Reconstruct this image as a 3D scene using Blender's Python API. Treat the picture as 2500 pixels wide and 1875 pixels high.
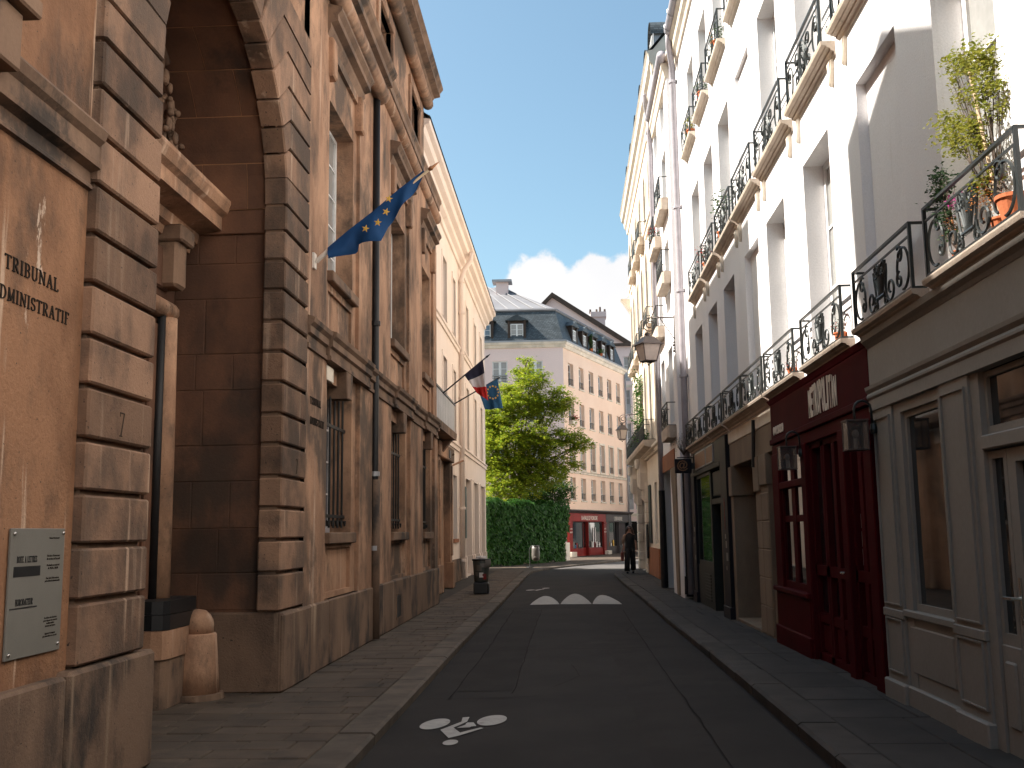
import bpy, bmesh, math, random
from mathutils import Matrix, Vector
random.seed(7)
R = math.radians
for _o in list(bpy.data.objects): bpy.data.objects.remove(_o)
scene = bpy.context.scene
COL = scene.collection

# ------------------------------------------------------------------ camera
PITCH, YAW, ROLL = R(8.18207), R(3.02484), R(-0.75741)
Fv = Vector((-math.sin(YAW)*math.cos(PITCH), math.cos(YAW)*math.cos(PITCH), math.sin(PITCH)))
R0 = Vector((math.cos(YAW), math.sin(YAW), 0)); U0 = R0.cross(Fv)
Rv = R0*math.cos(ROLL) + U0*math.sin(ROLL); Uv = U0*math.cos(ROLL) - R0*math.sin(ROLL)
cd = bpy.data.cameras.new('camera'); cam = bpy.data.objects.new('camera', cd); COL.objects.link(cam)
cd.sensor_width = 36; cd.lens = 36*2508/2500; cd.clip_start = .05; cd.clip_end = 3000
m = Matrix((Rv, Uv, -Fv)).transposed().to_4x4(); m.translation = (0, 0, 1.55); cam.matrix_world = m
scene.camera = cam

# ------------------------------------------------------------------ light
SUN_EL, SUN_S = 46.3, 0.03            # elevation; small lean of the sun towards the far end of the street
to_sun = Vector((-math.cos(R(SUN_EL)), math.cos(R(SUN_EL))*SUN_S, math.sin(R(SUN_EL)))).normalized()
sl = bpy.data.lights.new('sun', 'SUN'); sl.energy = 4.8; sl.angle = R(.55); sl.color = (1, .93, .84)
sun = bpy.data.objects.new('sun', sl); COL.objects.link(sun)
sun.rotation_euler = to_sun.to_track_quat('Z', 'Y').to_euler(); sun.location = (-30, 10, 60)

world = bpy.data.worlds.new('World'); scene.world = world; world.use_nodes = True
wt = world.node_tree; wt.nodes.clear()
def wn(t, **k):
    n = wt.nodes.new(t)
    for a, b in k.items(): setattr(n, a, b)
    return n
wl = wt.links.new
sky = wn('ShaderNodeTexSky', sky_type='NISHITA', sun_disc=False, sun_elevation=R(SUN_EL),
         sun_rotation=math.atan2(to_sun.x, to_sun.y), air_density=1.0, dust_density=2.4, ozone_density=1.6)
# cumulus bank low over the roofs, all round the horizon
tc = wn('ShaderNodeTexCoord')
nrm = wn('ShaderNodeVectorMath', operation='NORMALIZE'); wl(tc.outputs['Generated'], nrm.inputs[0])
sep = wn('ShaderNodeSeparateXYZ'); wl(nrm.outputs[0], sep.inputs[0])
def wmath(op, a, b=None, c=None):
    n = wn('ShaderNodeMath', operation=op)
    for i, x in enumerate((a, b, c)):
        if x is None: continue
        if isinstance(x, (int, float)): n.inputs[i].default_value = x
        else: wl(x, n.inputs[i])
    return n.outputs[0]
def wnoise(scale, detail, rough):
    n = wn('ShaderNodeTexNoise'); n.inputs['Scale'].default_value = scale; n.inputs['Detail'].default_value = detail
    n.inputs['Roughness'].default_value = rough; wl(nrm.outputs[0], n.inputs['Vector']); return n
n1 = wnoise(26, 8, .58); n2 = wnoise(7.0, 3, .5)
def puff(az, el, rad):
    d = Vector((math.sin(R(az))*math.cos(R(el)), math.cos(R(az))*math.cos(R(el)), math.sin(R(el))))
    v = wn('ShaderNodeVectorMath', operation='DISTANCE'); wl(nrm.outputs[0], v.inputs[0]); v.inputs[1].default_value = d
    return wmath('SUBTRACT', 1, wmath('DIVIDE', v.outputs['Value'], R(rad)))
field = None
for az, el, rad in ((-1.35,13.3,2.4),(-2.0,11.6,2.6),(1.6,13.2,2.1),(2.4,11.2,2.6),(-4.4,10.2,2.5),(-3.4,9.0,2.6),(.2,9.6,3.4),(4.4,12.6,3.0),
                    (5.6,9.6,4.0),(2.6,8.2,4.2),(-6.4,7.6,3.0),(-1.5,7.4,4),(10.5,9.4,4.4),(-12,7,4),(18,8,5),(28,11,5),(-22,8,5),(-33,10,6),(40,8,6),(52,10,6),
                    (-48,7,6),(-62,10,7),(70,9,7),(88,10,7),(-84,8,7),(110,9,8),(-108,9,8),(132,10,8),(-130,9,8),(155,9,8),(-155,10,8),(178,9,8)):
    p = puff(az, el, rad)
    field = p if field is None else wmath('SMOOTH_MAX', field, p, .25)
fld = wmath('ADD', field, wmath('MULTIPLY', wmath('SUBTRACT', n1.outputs['Fac'], .5), 1.15))
mr = wn('ShaderNodeMapRange', interpolation_type='SMOOTHSTEP'); wl(fld, mr.inputs['Value'])
mr.inputs['From Min'].default_value = .02; mr.inputs['From Max'].default_value = .22
bg_tint = wn('ShaderNodeMixRGB', blend_type='MULTIPLY'); bg_tint.inputs[0].default_value = 1; wl(sky.outputs[0], bg_tint.inputs[1])
bg_tint.inputs[2].default_value = (1.02, 1.17, 1.05, 1)
shade = wn('ShaderNodeMapRange'); wl(n2.outputs['Fac'], shade.inputs['Value']); shade.inputs['From Min'].default_value = .3; shade.inputs['From Max'].default_value = .7
shade.inputs['To Min'].default_value = 0; shade.inputs['To Max'].default_value = 1
ccol = wn('ShaderNodeMixRGB'); wl(shade.outputs[0], ccol.inputs[0]); ccol.inputs[1].default_value = (4.5, 4.5, 4.6, 1); ccol.inputs[2].default_value = (5.2, 5.1, 5.05, 1)
mixc = wn('ShaderNodeMixRGB'); wl(mr.outputs[0], mixc.inputs[0]); wl(bg_tint.outputs[0], mixc.inputs[1]); wl(ccol.outputs[0], mixc.inputs[2])
bg = wn('ShaderNodeBackground'); bg.inputs['Strength'].default_value = .075; wl(mixc.outputs[0], bg.inputs['Color'])
wo = wn('ShaderNodeOutputWorld'); wl(bg.outputs[0], wo.inputs['Surface'])

scene.view_settings.view_transform = 'Standard'; scene.view_settings.look = 'None'
scene.view_settings.exposure = 1.5; scene.view_settings.gamma = 1.0; scene.view_settings.use_curve_mapping = False
scene.cycles.max_bounces = 7; scene.cycles.diffuse_bounces = 4; scene.cycles.glossy_bounces = 3; scene.cycles.transmission_bounces = 4
scene.cycles.caustics_reflective = False; scene.cycles.caustics_refractive = False

# ------------------------------------------------------------------ materials
def mat(name, c1, c2=None, rough=.85, scale=2.0, zs=1.0, fine=30, bump=.25, var=.12, c3=None, c3_at=(.56, .72), c3_scale=.9, spec=.3, metal=0, streak=None, trans=0, bdist=.02, pits=None, grime=None, scrape=None):
    """c1/c2 cloudy mix, c3 shaped stains, streak=(colour, from, to) vertical runs; all in world space so neighbours join up"""
    m = bpy.data.materials.new(name); m.use_nodes = True; nt = m.node_tree; N = nt.nodes; L = nt.links.new
    b = N['Principled BSDF']; b.inputs['Roughness'].default_value = rough; b.inputs['Specular IOR Level'].default_value = spec; b.inputs['Metallic'].default_value = metal
    g = N.new('ShaderNodeNewGeometry')
    def noise(sc, det, z, rg=.6):
        mp = N.new('ShaderNodeMapping'); mp.inputs['Scale'].default_value = (sc, sc, sc*z); L(g.outputs['Position'], mp.inputs['Vector'])
        n = N.new('ShaderNodeTexNoise'); n.inputs['Scale'].default_value = 1; n.inputs['Detail'].default_value = det; n.inputs['Roughness'].default_value = rg
        L(mp.outputs[0], n.inputs['Vector']); return n.outputs['Fac']
    def ramp(f, lo, hi):
        r = N.new('ShaderNodeMapRange'); r.interpolation_type = 'SMOOTHSTEP'; L(f, r.inputs['Value']); r.inputs['From Min'].default_value = lo; r.inputs['From Max'].default_value = hi
        return r.outputs[0]
    def mix(f, a, bb):
        x = N.new('ShaderNodeMixRGB'); L(f, x.inputs[0])
        for i, v in ((1, a), (2, bb)):
            if isinstance(v, tuple): x.inputs[i].default_value = (*v, 1)
            else: L(v, x.inputs[i])
        return x.outputs[0]
    c2 = c2 or tuple(x*.8 for x in c1)
    col = mix(ramp(noise(scale, 6, zs), .36, .66), c1, c2)
    if c3: col = mix(ramp(noise(c3_scale, 7, max(zs, .35), .65), *c3_at), col, c3)
    if streak: col = mix(ramp(noise(5.5, 4, .07, .55), streak[1], streak[2]), col, streak[0])
    if grime: col = mix(ramp(noise(grime[1], 8, .75, .68), grime[2], grime[3]), col, grime[0])
    if scrape: col = mix(ramp(noise(scrape[1], 9, .30, .72), scrape[2], scrape[3]), col, scrape[0])
    if pits: col = mix(ramp(noise(pits[1], 2, 1, .5), pits[2], pits[2]+.05), col, pits[0])
    oi = N.new('ShaderNodeObjectInfo'); mr_ = N.new('ShaderNodeMapRange'); L(oi.outputs['Random'], mr_.inputs['Value'])
    mr_.inputs['To Min'].default_value = 1-var; mr_.inputs['To Max'].default_value = 1+var*.7
    fr = N.new('ShaderNodeMapRange'); L(noise(fine, 4, 1), fr.inputs['Value']); fr.inputs['To Min'].default_value = .86; fr.inputs['To Max'].default_value = 1.14
    mu = N.new('ShaderNodeMath'); mu.operation = 'MULTIPLY'; L(mr_.outputs[0], mu.inputs[0]); L(fr.outputs[0], mu.inputs[1])
    vm = N.new('ShaderNodeVectorMath'); vm.operation = 'SCALE'; L(col, vm.inputs[0]); L(mu.outputs[0], vm.inputs['Scale'])
    L(vm.outputs[0], b.inputs['Base Color'])
    if bump:
        bp = N.new('ShaderNodeBump'); bp.inputs['Strength'].default_value = bump; bp.inputs['Distance'].default_value = bdist
        L(noise(fine, 5, 1, .7), bp.inputs['Height']); L(bp.outputs[0], b.inputs['Normal'])
    if trans:
        b.inputs['Transmission Weight'].default_value = trans
    return m
def plain(name, c, rough=.5, metal=0, spec=.5, coat=0):
    m = bpy.data.materials.new(name); m.use_nodes = True; b = m.node_tree.nodes['Principled BSDF']; N = m.node_tree.nodes; L = m.node_tree.links.new
    b.inputs['Roughness'].default_value = rough; b.inputs['Metallic'].default_value = metal; b.inputs['Specular IOR Level'].default_value = spec; b.inputs['Coat Weight'].default_value = coat
    g = N.new('ShaderNodeNewGeometry'); n = N.new('ShaderNodeTexNoise'); n.inputs['Scale'].default_value = 14; n.inputs['Detail'].default_value = 4; L(g.outputs['Position'], n.inputs['Vector'])
    r = N.new('ShaderNodeMapRange'); L(n.outputs['Fac'], r.inputs['Value']); r.inputs['To Min'].default_value = .82; r.inputs['To Max'].default_value = 1.18
    v = N.new('ShaderNodeVectorMath'); v.operation = 'SCALE'; v.inputs[0].default_value = c; L(r.outputs[0], v.inputs['Scale']); L(v.outputs[0], b.inputs['Base Color'])
    return m
def leafmat(name, c, c2, tr=.35):
    m = bpy.data.materials.new(name); m.use_nodes = True; nt = m.node_tree; N = nt.nodes; L = nt.links.new
    b = N['Principled BSDF']; b.inputs['Roughness'].default_value = .55; b.inputs['Specular IOR Level'].default_value = .3
    g = N.new('ShaderNodeNewGeometry'); x = N.new('ShaderNodeMixRGB'); x.inputs[1].default_value = (*c, 1); x.inputs[2].default_value = (*c2, 1); L(g.outputs['Random Per Island'], x.inputs[0])
    L(x.outputs[0], b.inputs['Base Color'])
    t = N.new('ShaderNodeBsdfTranslucent'); L(x.outputs[0], t.inputs['Color'])
    ms = N.new('ShaderNodeMixShader'); ms.inputs[0].default_value = tr; L(b.outputs[0], ms.inputs[1]); L(t.outputs[0], ms.inputs[2]); L(ms.outputs[0], N['Material Output'].inputs['Surface'])
    return m

M = {}
M['stone'] = mat('courthouse_stone', (.52, .300, .185), (.30, .165, .100), scale=1.5, zs=.5, c3=(.105, .068, .048), c3_at=(.47, .68), c3_scale=1.15, streak=((.56, .38, .27), .58, .70), grime=((.12, .080, .057), .55, .49, .63), pits=((.06, .04, .03), 38, .70), bump=.5, fine=42, var=.16, bdist=.014)
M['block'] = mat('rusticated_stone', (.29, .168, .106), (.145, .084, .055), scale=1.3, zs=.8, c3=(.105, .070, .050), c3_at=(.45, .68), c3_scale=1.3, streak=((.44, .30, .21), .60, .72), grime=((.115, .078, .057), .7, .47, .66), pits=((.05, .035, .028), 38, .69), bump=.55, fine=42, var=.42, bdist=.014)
M['scraped'] = mat('scraped_wall_stone', (.35, .178, .096), (.20, .097, .051), scale=1.6, zs=.5, c3=(.10, .062, .042), c3_at=(.50, .68), c3_scale=1.1, streak=((.60, .42, .30), .62, .70), scrape=((.62, .47, .36), 2.1, .62, .65), pits=((.07, .045, .03), 40, .70), bump=.6, fine=30, var=0, bdist=.02)
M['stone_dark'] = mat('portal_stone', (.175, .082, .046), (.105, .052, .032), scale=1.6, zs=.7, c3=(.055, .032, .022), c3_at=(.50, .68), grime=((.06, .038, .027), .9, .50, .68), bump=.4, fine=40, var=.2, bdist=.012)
M['plinth'] = mat('plinth_stone', (.215, .135, .090), (.125, .080, .055), scale=1.6, zs=.6, c3=(.046, .036, .030), c3_at=(.48, .66), c3_scale=1.4, streak=((.34, .24, .165), .58, .72), grime=((.055, .042, .034), .8, .50, .64), pits=((.04, .03, .025), 42, .70), bump=.55, fine=46, var=.12, bdist=.014)
M['mould'] = mat('moulding_stone', (.235, .145, .095), (.14, .086, .058), scale=1.8, zs=.8, c3=(.055, .041, .033), c3_at=(.50, .66), c3_scale=1.5, bump=.3, fine=40, bdist=.01)
M['white'] = mat('white_render', (.82, .80, .80), (.77, .75, .75), scale=.8, zs=.5, bump=.5, fine=55, var=.03, bdist=.006, c3=(.70, .67, .64), c3_at=(.58, .78), c3_scale=.6, streak=((.68, .65, .62), .62, .80))
M['whitestone'] = mat('pale_limestone', (.74, .66, .56), (.62, .53, .42), scale=2.2, bump=.3, fine=45, var=.08, bdist=.008)
M['balconystone'] = mat('balcony_limestone', (.60, .51, .42), (.50, .41, .33), scale=3, bump=.3, fine=45, var=.1, c3=(.25, .19, .14), c3_at=(.58, .75), c3_scale=2)
M['beige'] = mat('beige_stone', (.80, .72, .62), (.74, .64, .53), scale=1.2, zs=.5, bump=.3, fine=45, var=.06, c3=(.42, .31, .21), c3_at=(.6, .78))
M['pink'] = mat('pink_render', (.85, .72, .63), (.80, .66, .57), scale=.7, zs=.5, bump=.2, fine=40, var=.03, c3=(.56, .40, .28), c3_at=(.6, .8))
M['cornerside'] = mat('corner_house_render', (.86, .64, .50), (.83, .60, .46), scale=.5, bump=.15, fine=20, var=.03)
M['lilac'] = mat('pale_pink_render', (.86, .68, .64), (.83, .65, .61), scale=.4, bump=.15, fine=20, var=.03)
M['trim'] = mat('cream_trim', (.78, .68, .56), scale=2, bump=.15, var=.05)
M['asphalt'] = mat('asphalt', (.034, .030, .028), (.025, .0225, .0215), scale=.9, spec=.15, fine=160, bump=.5, c3=(.044, .038, .034), c3_at=(.56, .72), c3_scale=.5, bdist=.006, rough=.82)
M['farasphalt'] = mat('painted_sunlit_asphalt', (.11, .102, .098), (.085, .08, .078), scale=.9, fine=120, bump=.4, spec=.15, bdist=.006)  # sunlit brightness of the far road is put into this paler colour
M['patch'] = mat('asphalt_patch', (.031, .0275, .0258), (.0235, .021, .020), spec=.15, scale=1.5, fine=170, bump=.5, bdist=.006)
M['paver'] = mat('paving_stone', (.098, .072, .053), (.068, .051, .039), scale=2.2, fine=60, bump=.5, var=.17, c3=(.046, .037, .030), c3_at=(.52, .68), bdist=.01)
M['slab'] = mat('dark_paving_slab', (.056, .050, .046), (.041, .037, .035), scale=2, fine=80, bump=.5, var=.2, c3=(.028, .026, .025), bdist=.008)
M['kerb'] = mat('granite_kerb', (.12, .094, .074), (.080, .064, .052), scale=3, fine=90, bump=.5, var=.2, c3=(.05, .042, .035), bdist=.008)
M['kerb_dark'] = mat('dark_granite_kerb', (.066, .058, .053), (.046, .042, .039), scale=3, fine=90, bump=.5, var=.2, bdist=.008)
M['joint'] = mat('joint_dirt', (.045, .036, .028), fine=60, bump=.3)
M['ground'] = mat('ground', (.12, .10, .085), fine=10)
M['marking'] = mat('road_paint', (.40, .385, .365), (.32, .31, .295), scale=9, fine=120, bump=.3, c3=(.16, .15, .14), c3_at=(.60, .74), c3_scale=7, bdist=.004)
M['glass'] = plain('window_glass', (.012, .014, .016), .035, 0, .9)
M['glass_pale'] = plain('curtained_glass', (.30, .30, .29), .06, 0, .8)
M['glass_blue'] = plain('sky_glass', (.10, .16, .22), .05, 0, .9)
M['dark'] = plain('dark_interior', (.012, .010, .009), .9, 0, .1)
M['iron'] = plain('wrought_iron', (.022, .027, .027), .42, .3, .5)
M['ironbar'] = plain('iron_bars', (.016, .014, .013), .55, .2, .4)
M['black'] = plain('black_paint', (.012, .012, .013), .45)
M['letter_faint'] = plain('faint_engraving', (.055, .038, .028), .8, 0, .1)
M['tar'] = plain('tar_seam', (.0225, .0205, .0195), .95, 0, .05)
M['letter'] = plain('engraved_letters', (.030, .022, .017), .8, 0, .1)
M['frame_white'] = plain('white_window_frame', (.76, .75, .74), .5)
M['frame_lilac'] = plain('pale_window_frame', (.66, .62, .63), .5)
M['zinc'] = mat('zinc', (.40, .39, .40), (.33, .33, .34), rough=.45, metal=.4, spec=.5, scale=2, bump=.1, var=.05)
M['zincwhite'] = mat('pale_zinc', (.215, .21, .22), (.185, .18, .19), rough=.5, scale=1, bump=.1)
M['pipegrey'] = mat('grey_pipe', (.40, .37, .40), (.33, .31, .33), rough=.5, scale=3, bump=.1)
M['pipedark'] = mat('dark_pipe', (.020, .018, .018), rough=.5, scale=3, bump=.1)
M['greypaint'] = mat('grey_shop_paint', (.245, .234, .217), (.225, .215, .199), rough=.5, scale=1.2, fine=25, bump=.06, var=.03, spec=.2, c3=(.195, .186, .172), c3_at=(.62, .8))
M['redpaint'] = mat('dark_red_paint', (.064, .0056, .0080), (.050, .0046, .0066), rough=.65, scale=1.3, fine=25, bump=.05, var=.06, spec=.03)
M['darkpaint'] = mat('dark_green_paint', (.028, .030, .026), (.020, .022, .020), rough=.5, scale=1.5, fine=25, bump=.05, var=.08, spec=.15)
M['blackpaint'] = mat('blue_black_paint', (.014, .013, .018), rough=.5, scale=2, fine=30, bump=.08, var=.1, spec=.15)
M['signwhite'] = plain('cream_lettering', (.74, .66, .58), .6)
M['signred'] = plain('red_lettering', (.16, .018, .018), .6)
M['bookred'] = mat('bookshop_red_paint', (.26, .020, .016), (.20, .016, .013), rough=.45, scale=1, bump=.05, var=.08)
M['bookgrey'] = mat('bookshop_grey_paint', (.085, .070, .068), rough=.5, scale=1, bump=.05)
M['slate'] = None
M['leaf_tree'] = leafmat('tree_leaf', (.15, .26, .018), (.42, .43, .035), .45)
M['leaf_dark'] = leafmat('dark_leaf', (.022, .075, .012), (.07, .15, .022), .3)
M['leaf_ivy'] = leafmat('ivy_leaf', (.016, .068, .008), (.052, .155, .018), .25)
M['leaf_pot'] = leafmat('pot_plant_leaf', (.16, .19, .03), (.30, .28, .05), .4)
M['leaf_pot2'] = leafmat('dark_pot_leaf', (.03, .07, .03), (.07, .12, .05), .3)
M['bark'] = mat('bark', (.11, .08, .06), scale=6, zs=.3, fine=40, bump=.6)
M['terracotta'] = mat('terracotta', (.50, .15, .06), (.42, .12, .05), scale=4, bump=.15)
M['flower_pink'] = leafmat('pink_petal', (.55, .06, .32), (.70, .14, .42), .3)
M['flower_red'] = leafmat('red_petal', (.55, .03, .03), (.62, .07, .05), .3)
M['flower_orange'] = leafmat('orange_petal', (.60, .20, .05), (.65, .33, .12), .3)
M['bluecloth'] = mat('blue_flag_cloth', (.006, .055, .17), (.006, .045, .14), scale=3, fine=200, bump=.1, rough=.75, var=0)
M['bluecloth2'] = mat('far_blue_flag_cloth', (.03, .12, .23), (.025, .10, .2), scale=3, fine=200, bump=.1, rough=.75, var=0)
M['navycloth'] = mat('navy_stripe_cloth', (.028, .026, .05), scale=3, fine=200, bump=.1, var=0)
M['whitecloth'] = mat('white_stripe_cloth', (.72, .64, .62), scale=3, fine=200, bump=.1, var=0)
M['redcloth'] = mat('red_stripe_cloth', (.62, .03, .025), scale=3, fine=200, bump=.1, var=0)
M['star'] = plain('gold_star', (.72, .42, .07), .7)
M['wood'] = plain('pale_wood_pole', (.50, .36, .22), .6)
M['brass'] = plain('brass_finial', (.35, .16, .07), .4, .5)
M['steelplate'] = mat('brushed_plate', (.20, .187, .163), (.18, .168, .146), rough=.45, scale=2, fine=120, bump=.05, var=0, spec=.5)
M['screw'] = plain('steel_screw', (.55, .52, .48), .25, .9)
M['lampglass'] = plain('frosted_lamp_glass', (.50, .41, .36), .35, 0, .5)
M['lampmetal'] = plain('dark_lamp_metal', (.075, .055, .05), .5, .2)
M['rooftile'] = mat('brown_roof_tile', (.105, .075, .06), (.075, .055, .045), scale=3, fine=12, bump=.6)
M['skin'] = plain('skin', (.30, .16, .11), .55)
M['hair'] = plain('dark_hair', (.035, .018, .012), .5)
M['clothblack'] = plain('black_clothing', (.008, .008, .010), .8)
M['blouse'] = plain('tan_sleeve', (.26, .17, .12), .8)
M['bagred'] = plain('red_bag', (.16, .035, .025), .6)
M['binbag'] = plain('bin_bag', (.10, .085, .072), .35)
M['bagclear'] = plain('clear_bag', (.15, .135, .12), .4)
M['paper'] = plain('paper_litter', (.68, .62, .58), .8)
M['bingreen'] = plain('bin_grey_green', (.035, .04, .034), .5)
M['doorwood'] = mat('dark_door_wood', (.055, .034, .024), (.04, .025, .018), rough=.5, scale=3, zs=.2, fine=30, bump=.15)
M['doorgrey'] = mat('grey_door', (.075, .078, .085), rough=.5, scale=2, bump=.1)
M['doorstone'] = mat('doorway_limestone', (.25, .185, .13), (.20, .145, .10), scale=2, zs=.5, bump=.3, fine=45, var=.08, c3=(.17, .13, .095))
M['terra_band'] = mat('terracotta_plinth', (.34, .14, .07), scale=2, bump=.2)
M['screen'] = plain('poster_print', (.20, .09, .035), .5)
M['greenpanel'] = plain('dark_green_board', (.03, .055, .04), .5)
def slate():
    m = mat('slate', (.075, .090, .100), (.055, .068, .078), rough=.5, scale=2, fine=14, bump=.2, var=.03, spec=.5)
    N = m.node_tree.nodes; L = m.node_tree.links.new
    br = N.new('ShaderNodeTexBrick'); g = N.new('ShaderNodeNewGeometry'); s = N.new('ShaderNodeSeparateXYZ'); c = N.new('ShaderNodeCombineXYZ'); a = N.new('ShaderNodeMath')
    L(g.outputs['Position'], s.inputs[0]); L(s.outputs['X'], a.inputs[0]); L(s.outputs['Y'], a.inputs[1]); L(a.outputs[0], c.inputs['X']); L(s.outputs['Z'], c.inputs['Y']); L(c.outputs[0], br.inputs['Vector'])
    br.inputs['Scale'].default_value = 3.2; br.inputs['Mortar Size'].default_value = .035; br.inputs['Color1'].default_value = (.6, .6, .6, 1); br.inputs['Color2'].default_value = (1.3, 1.3, 1.3, 1); br.inputs['Mortar'].default_value = (.35, .35, .35, 1)
    b = N['Principled BSDF']; src = b.inputs['Base Color'].links[0].from_socket
    x = N.new('ShaderNodeMixRGB'); x.blend_type = 'MULTIPLY'; x.inputs[0].default_value = 1; L(src, x.inputs[1]); L(br.outputs['Color'], x.inputs[2]); L(x.outputs[0], b.inputs['Base Color'])
    return m
M['slate'] = slate()
# ------------------------------------------------------------------ mesh helpers
_cb = None
def _cbox_topo():
    global _cb
    if _cb: return _cb
    bm = bmesh.new(); idx = []
    for sx in (0, 1):
        for sy in (0, 1):
            for sz in (0, 1):
                for k in range(3):
                    s = [sx, sy, sz]; p = [(.02 if v == 0 else .98) for v in s]; p[k] = float(s[k])
                    vv = bm.verts.new(p); idx.append((s, k))
    bm.verts.index_update()
    bmesh.ops.convex_hull(bm, input=bm.verts[:])
    bmesh.ops.join_triangles(bm, faces=bm.faces[:], angle_face_threshold=R(1), angle_shape_threshold=R(180))
    fs = [[v.index for v in f.verts] for f in bm.faces]; bm.free(); _cb = (idx, fs); return _cb
class MB:
    def __init__(s): s.v = []; s.f = []; s.sm = False
    def add(s, vs, fs):
        n = len(s.v); s.v += [tuple(p) for p in vs]; s.f += [tuple(n+i for i in f) for f in fs]; return s
    def quad(s, *p): return s.add(p, [tuple(range(len(p)))])
    def box(s, x0, x1, y0, y1, z0, z1):
        return s.add([(x, y, z) for x in (x0, x1) for y in (y0, y1) for z in (z0, z1)],
                     [(0, 1, 3, 2), (4, 6, 7, 5), (0, 4, 5, 1), (2, 3, 7, 6), (0, 2, 6, 4), (1, 5, 7, 3)])
    def cbox(s, x0, x1, y0, y1, z0, z1, c=.012):
        idx, fs = _cbox_topo(); lo = (x0, y0, z0); hi = (x1, y1, z1); vs = []
        for sd, k in idx:
            vs.append(tuple((lo[i] + (0 if i == k else c)) if sd[i] == 0 else (hi[i] - (0 if i == k else c)) for i in range(3)))
        return s.add(vs, fs)
    def prism(s, poly, z0, z1, c=0):
        n = len(poly)
        if c:   # chamfered front edge (towards z1)
            cx = sum(p[0] for p in poly)/n; cy = sum(p[1] for p in poly)/n
            def ins(p):
                d = math.hypot(p[0]-cx, p[1]-cy) or 1; return (p[0]-(p[0]-cx)/d*c*1.3, p[1]-(p[1]-cy)/d*c*1.3)
            vs = [(x, y, z0) for x, y in poly] + [(x, y, z1-c) for x, y in poly] + [(*ins(p), z1) for p in poly]
            fs = [tuple(range(n-1, -1, -1)), tuple(range(2*n, 3*n))]
            for k in (0, n): fs += [(k+i, k+(i+1) % n, k+n+(i+1) % n, k+n+i) for i in range(n)]
            return s.add(vs, fs)
        return s.add([(x, y, z0) for x, y in poly] + [(x, y, z1) for x, y in poly],
                     [tuple(range(n-1, -1, -1)), tuple(range(n, 2*n))] + [(i, (i+1) % n, n+(i+1) % n, n+i) for i in range(n)])
    def tube(s, pts, r, n=6, flat=1.0, closed=False):
        pts = [Vector(p) for p in pts]; rs = r if isinstance(r, (list, tuple)) else [r]*len(pts); rings = []; prev = None
        for i, p in enumerate(pts):
            a = pts[i-1] if i else (pts[-1] if closed else p); b = pts[i+1] if i < len(pts)-1 else (pts[0] if closed else p)
            t = (b-a).normalized() if (b-a).length > 1e-9 else Vector((0, 0, 1))
            if prev is None:
                up = Vector((0, 0, 1)) if abs(t.z) < .9 else Vector((1, 0, 0)); nx = t.cross(up).normalized()
            else:
                nx = (prev - t*prev.dot(t)).normalized()
            prev = nx; ny = t.cross(nx)
            rings.append([p + (nx*math.cos(2*math.pi*k/n) + ny*math.sin(2*math.pi*k/n)*flat)*rs[i] for k in range(n)])
        fs = []; N = len(pts)
        for i in range(N if closed else N-1):
            j = (i+1) % N
            fs += [(i*n+k, i*n+(k+1) % n, j*n+(k+1) % n, j*n+k) for k in range(n)]
        if not closed: fs += [tuple(range(n-1, -1, -1)), tuple((N-1)*n+k for k in range(n))]
        return s.add([q for r_ in rings for q in r_], fs)
    def lathe(s, prof, c=(0, 0), n=20, a0=0, a1=360, axis='z'):
        full = abs(a1-a0) >= 359.9; m = n if full else n+1; vs = []
        for r, z in prof:
            for k in range(m):
                a = R(a0 + (a1-a0)*k/n); x, y = r*math.cos(a), r*math.sin(a)
                vs.append((c[0]+x, c[1]+y, z) if axis == 'z' else (c[0]+x, z, c[1]+y))
        fs = []
        for i in range(len(prof)-1):
            for k in range(n if full else n): fs.append((i*m+k, i*m+(k+1) % m, (i+1)*m+(k+1) % m, (i+1)*m+k))
        if full: fs += [tuple(range(m-1, -1, -1)), tuple((len(prof)-1)*m+k for k in range(m))]
        return s.add(vs, fs)
    def ball(s, c, r, n=8, m=5):
        rx, ry, rz = r if isinstance(r, (tuple, list)) else (r, r, r); vs = [(c[0], c[1], c[2]-rz)]
        for i in range(1, m):
            t = math.pi*i/m
            for k in range(n): vs.append((c[0]+rx*math.sin(t)*math.cos(2*math.pi*k/n), c[1]+ry*math.sin(t)*math.sin(2*math.pi*k/n), c[2]-rz*math.cos(t)))
        vs.append((c[0], c[1], c[2]+rz)); fs = [(0, 1+(k+1) % n, 1+k) for k in range(n)]
        for i in range(m-2): fs += [(1+i*n+k, 1+i*n+(k+1) % n, 1+(i+1)*n+(k+1) % n, 1+(i+1)*n+k) for k in range(n)]
        e = len(vs)-1; fs += [(e, 1+(m-2)*n+k, 1+(m-2)*n+(k+1) % n) for k in range(n)]
        return s.add(vs, fs)
    def mesh(s, name, material, smooth=False, recalc=True):
        me = bpy.data.meshes.new(name); me.from_pydata(s.v, [], s.f)
        if recalc:
            bm = bmesh.new(); bm.from_mesh(me); bmesh.ops.recalc_face_normals(bm, faces=bm.faces[:]); bm.to_mesh(me); bm.free()
        if material is not None: me.materials.append(material)
        if smooth: me.polygons.foreach_set('use_smooth', [True]*len(me.polygons))
        me.update(); return me
WM = {}
I4 = Matrix.Identity(4)
def put(name, me, parent=None, mw=I4, label=None, kind=None):
    o = bpy.data.objects.new(name, me); COL.objects.link(o)
    if parent is not None:
        o.parent = parent; o.matrix_parent_inverse = WM[parent.name].inverted()
    o.matrix_basis = mw; WM[o.name] = mw.copy()
    if label: o['label'] = label
    if kind: o['kind'] = kind
    return o
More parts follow.
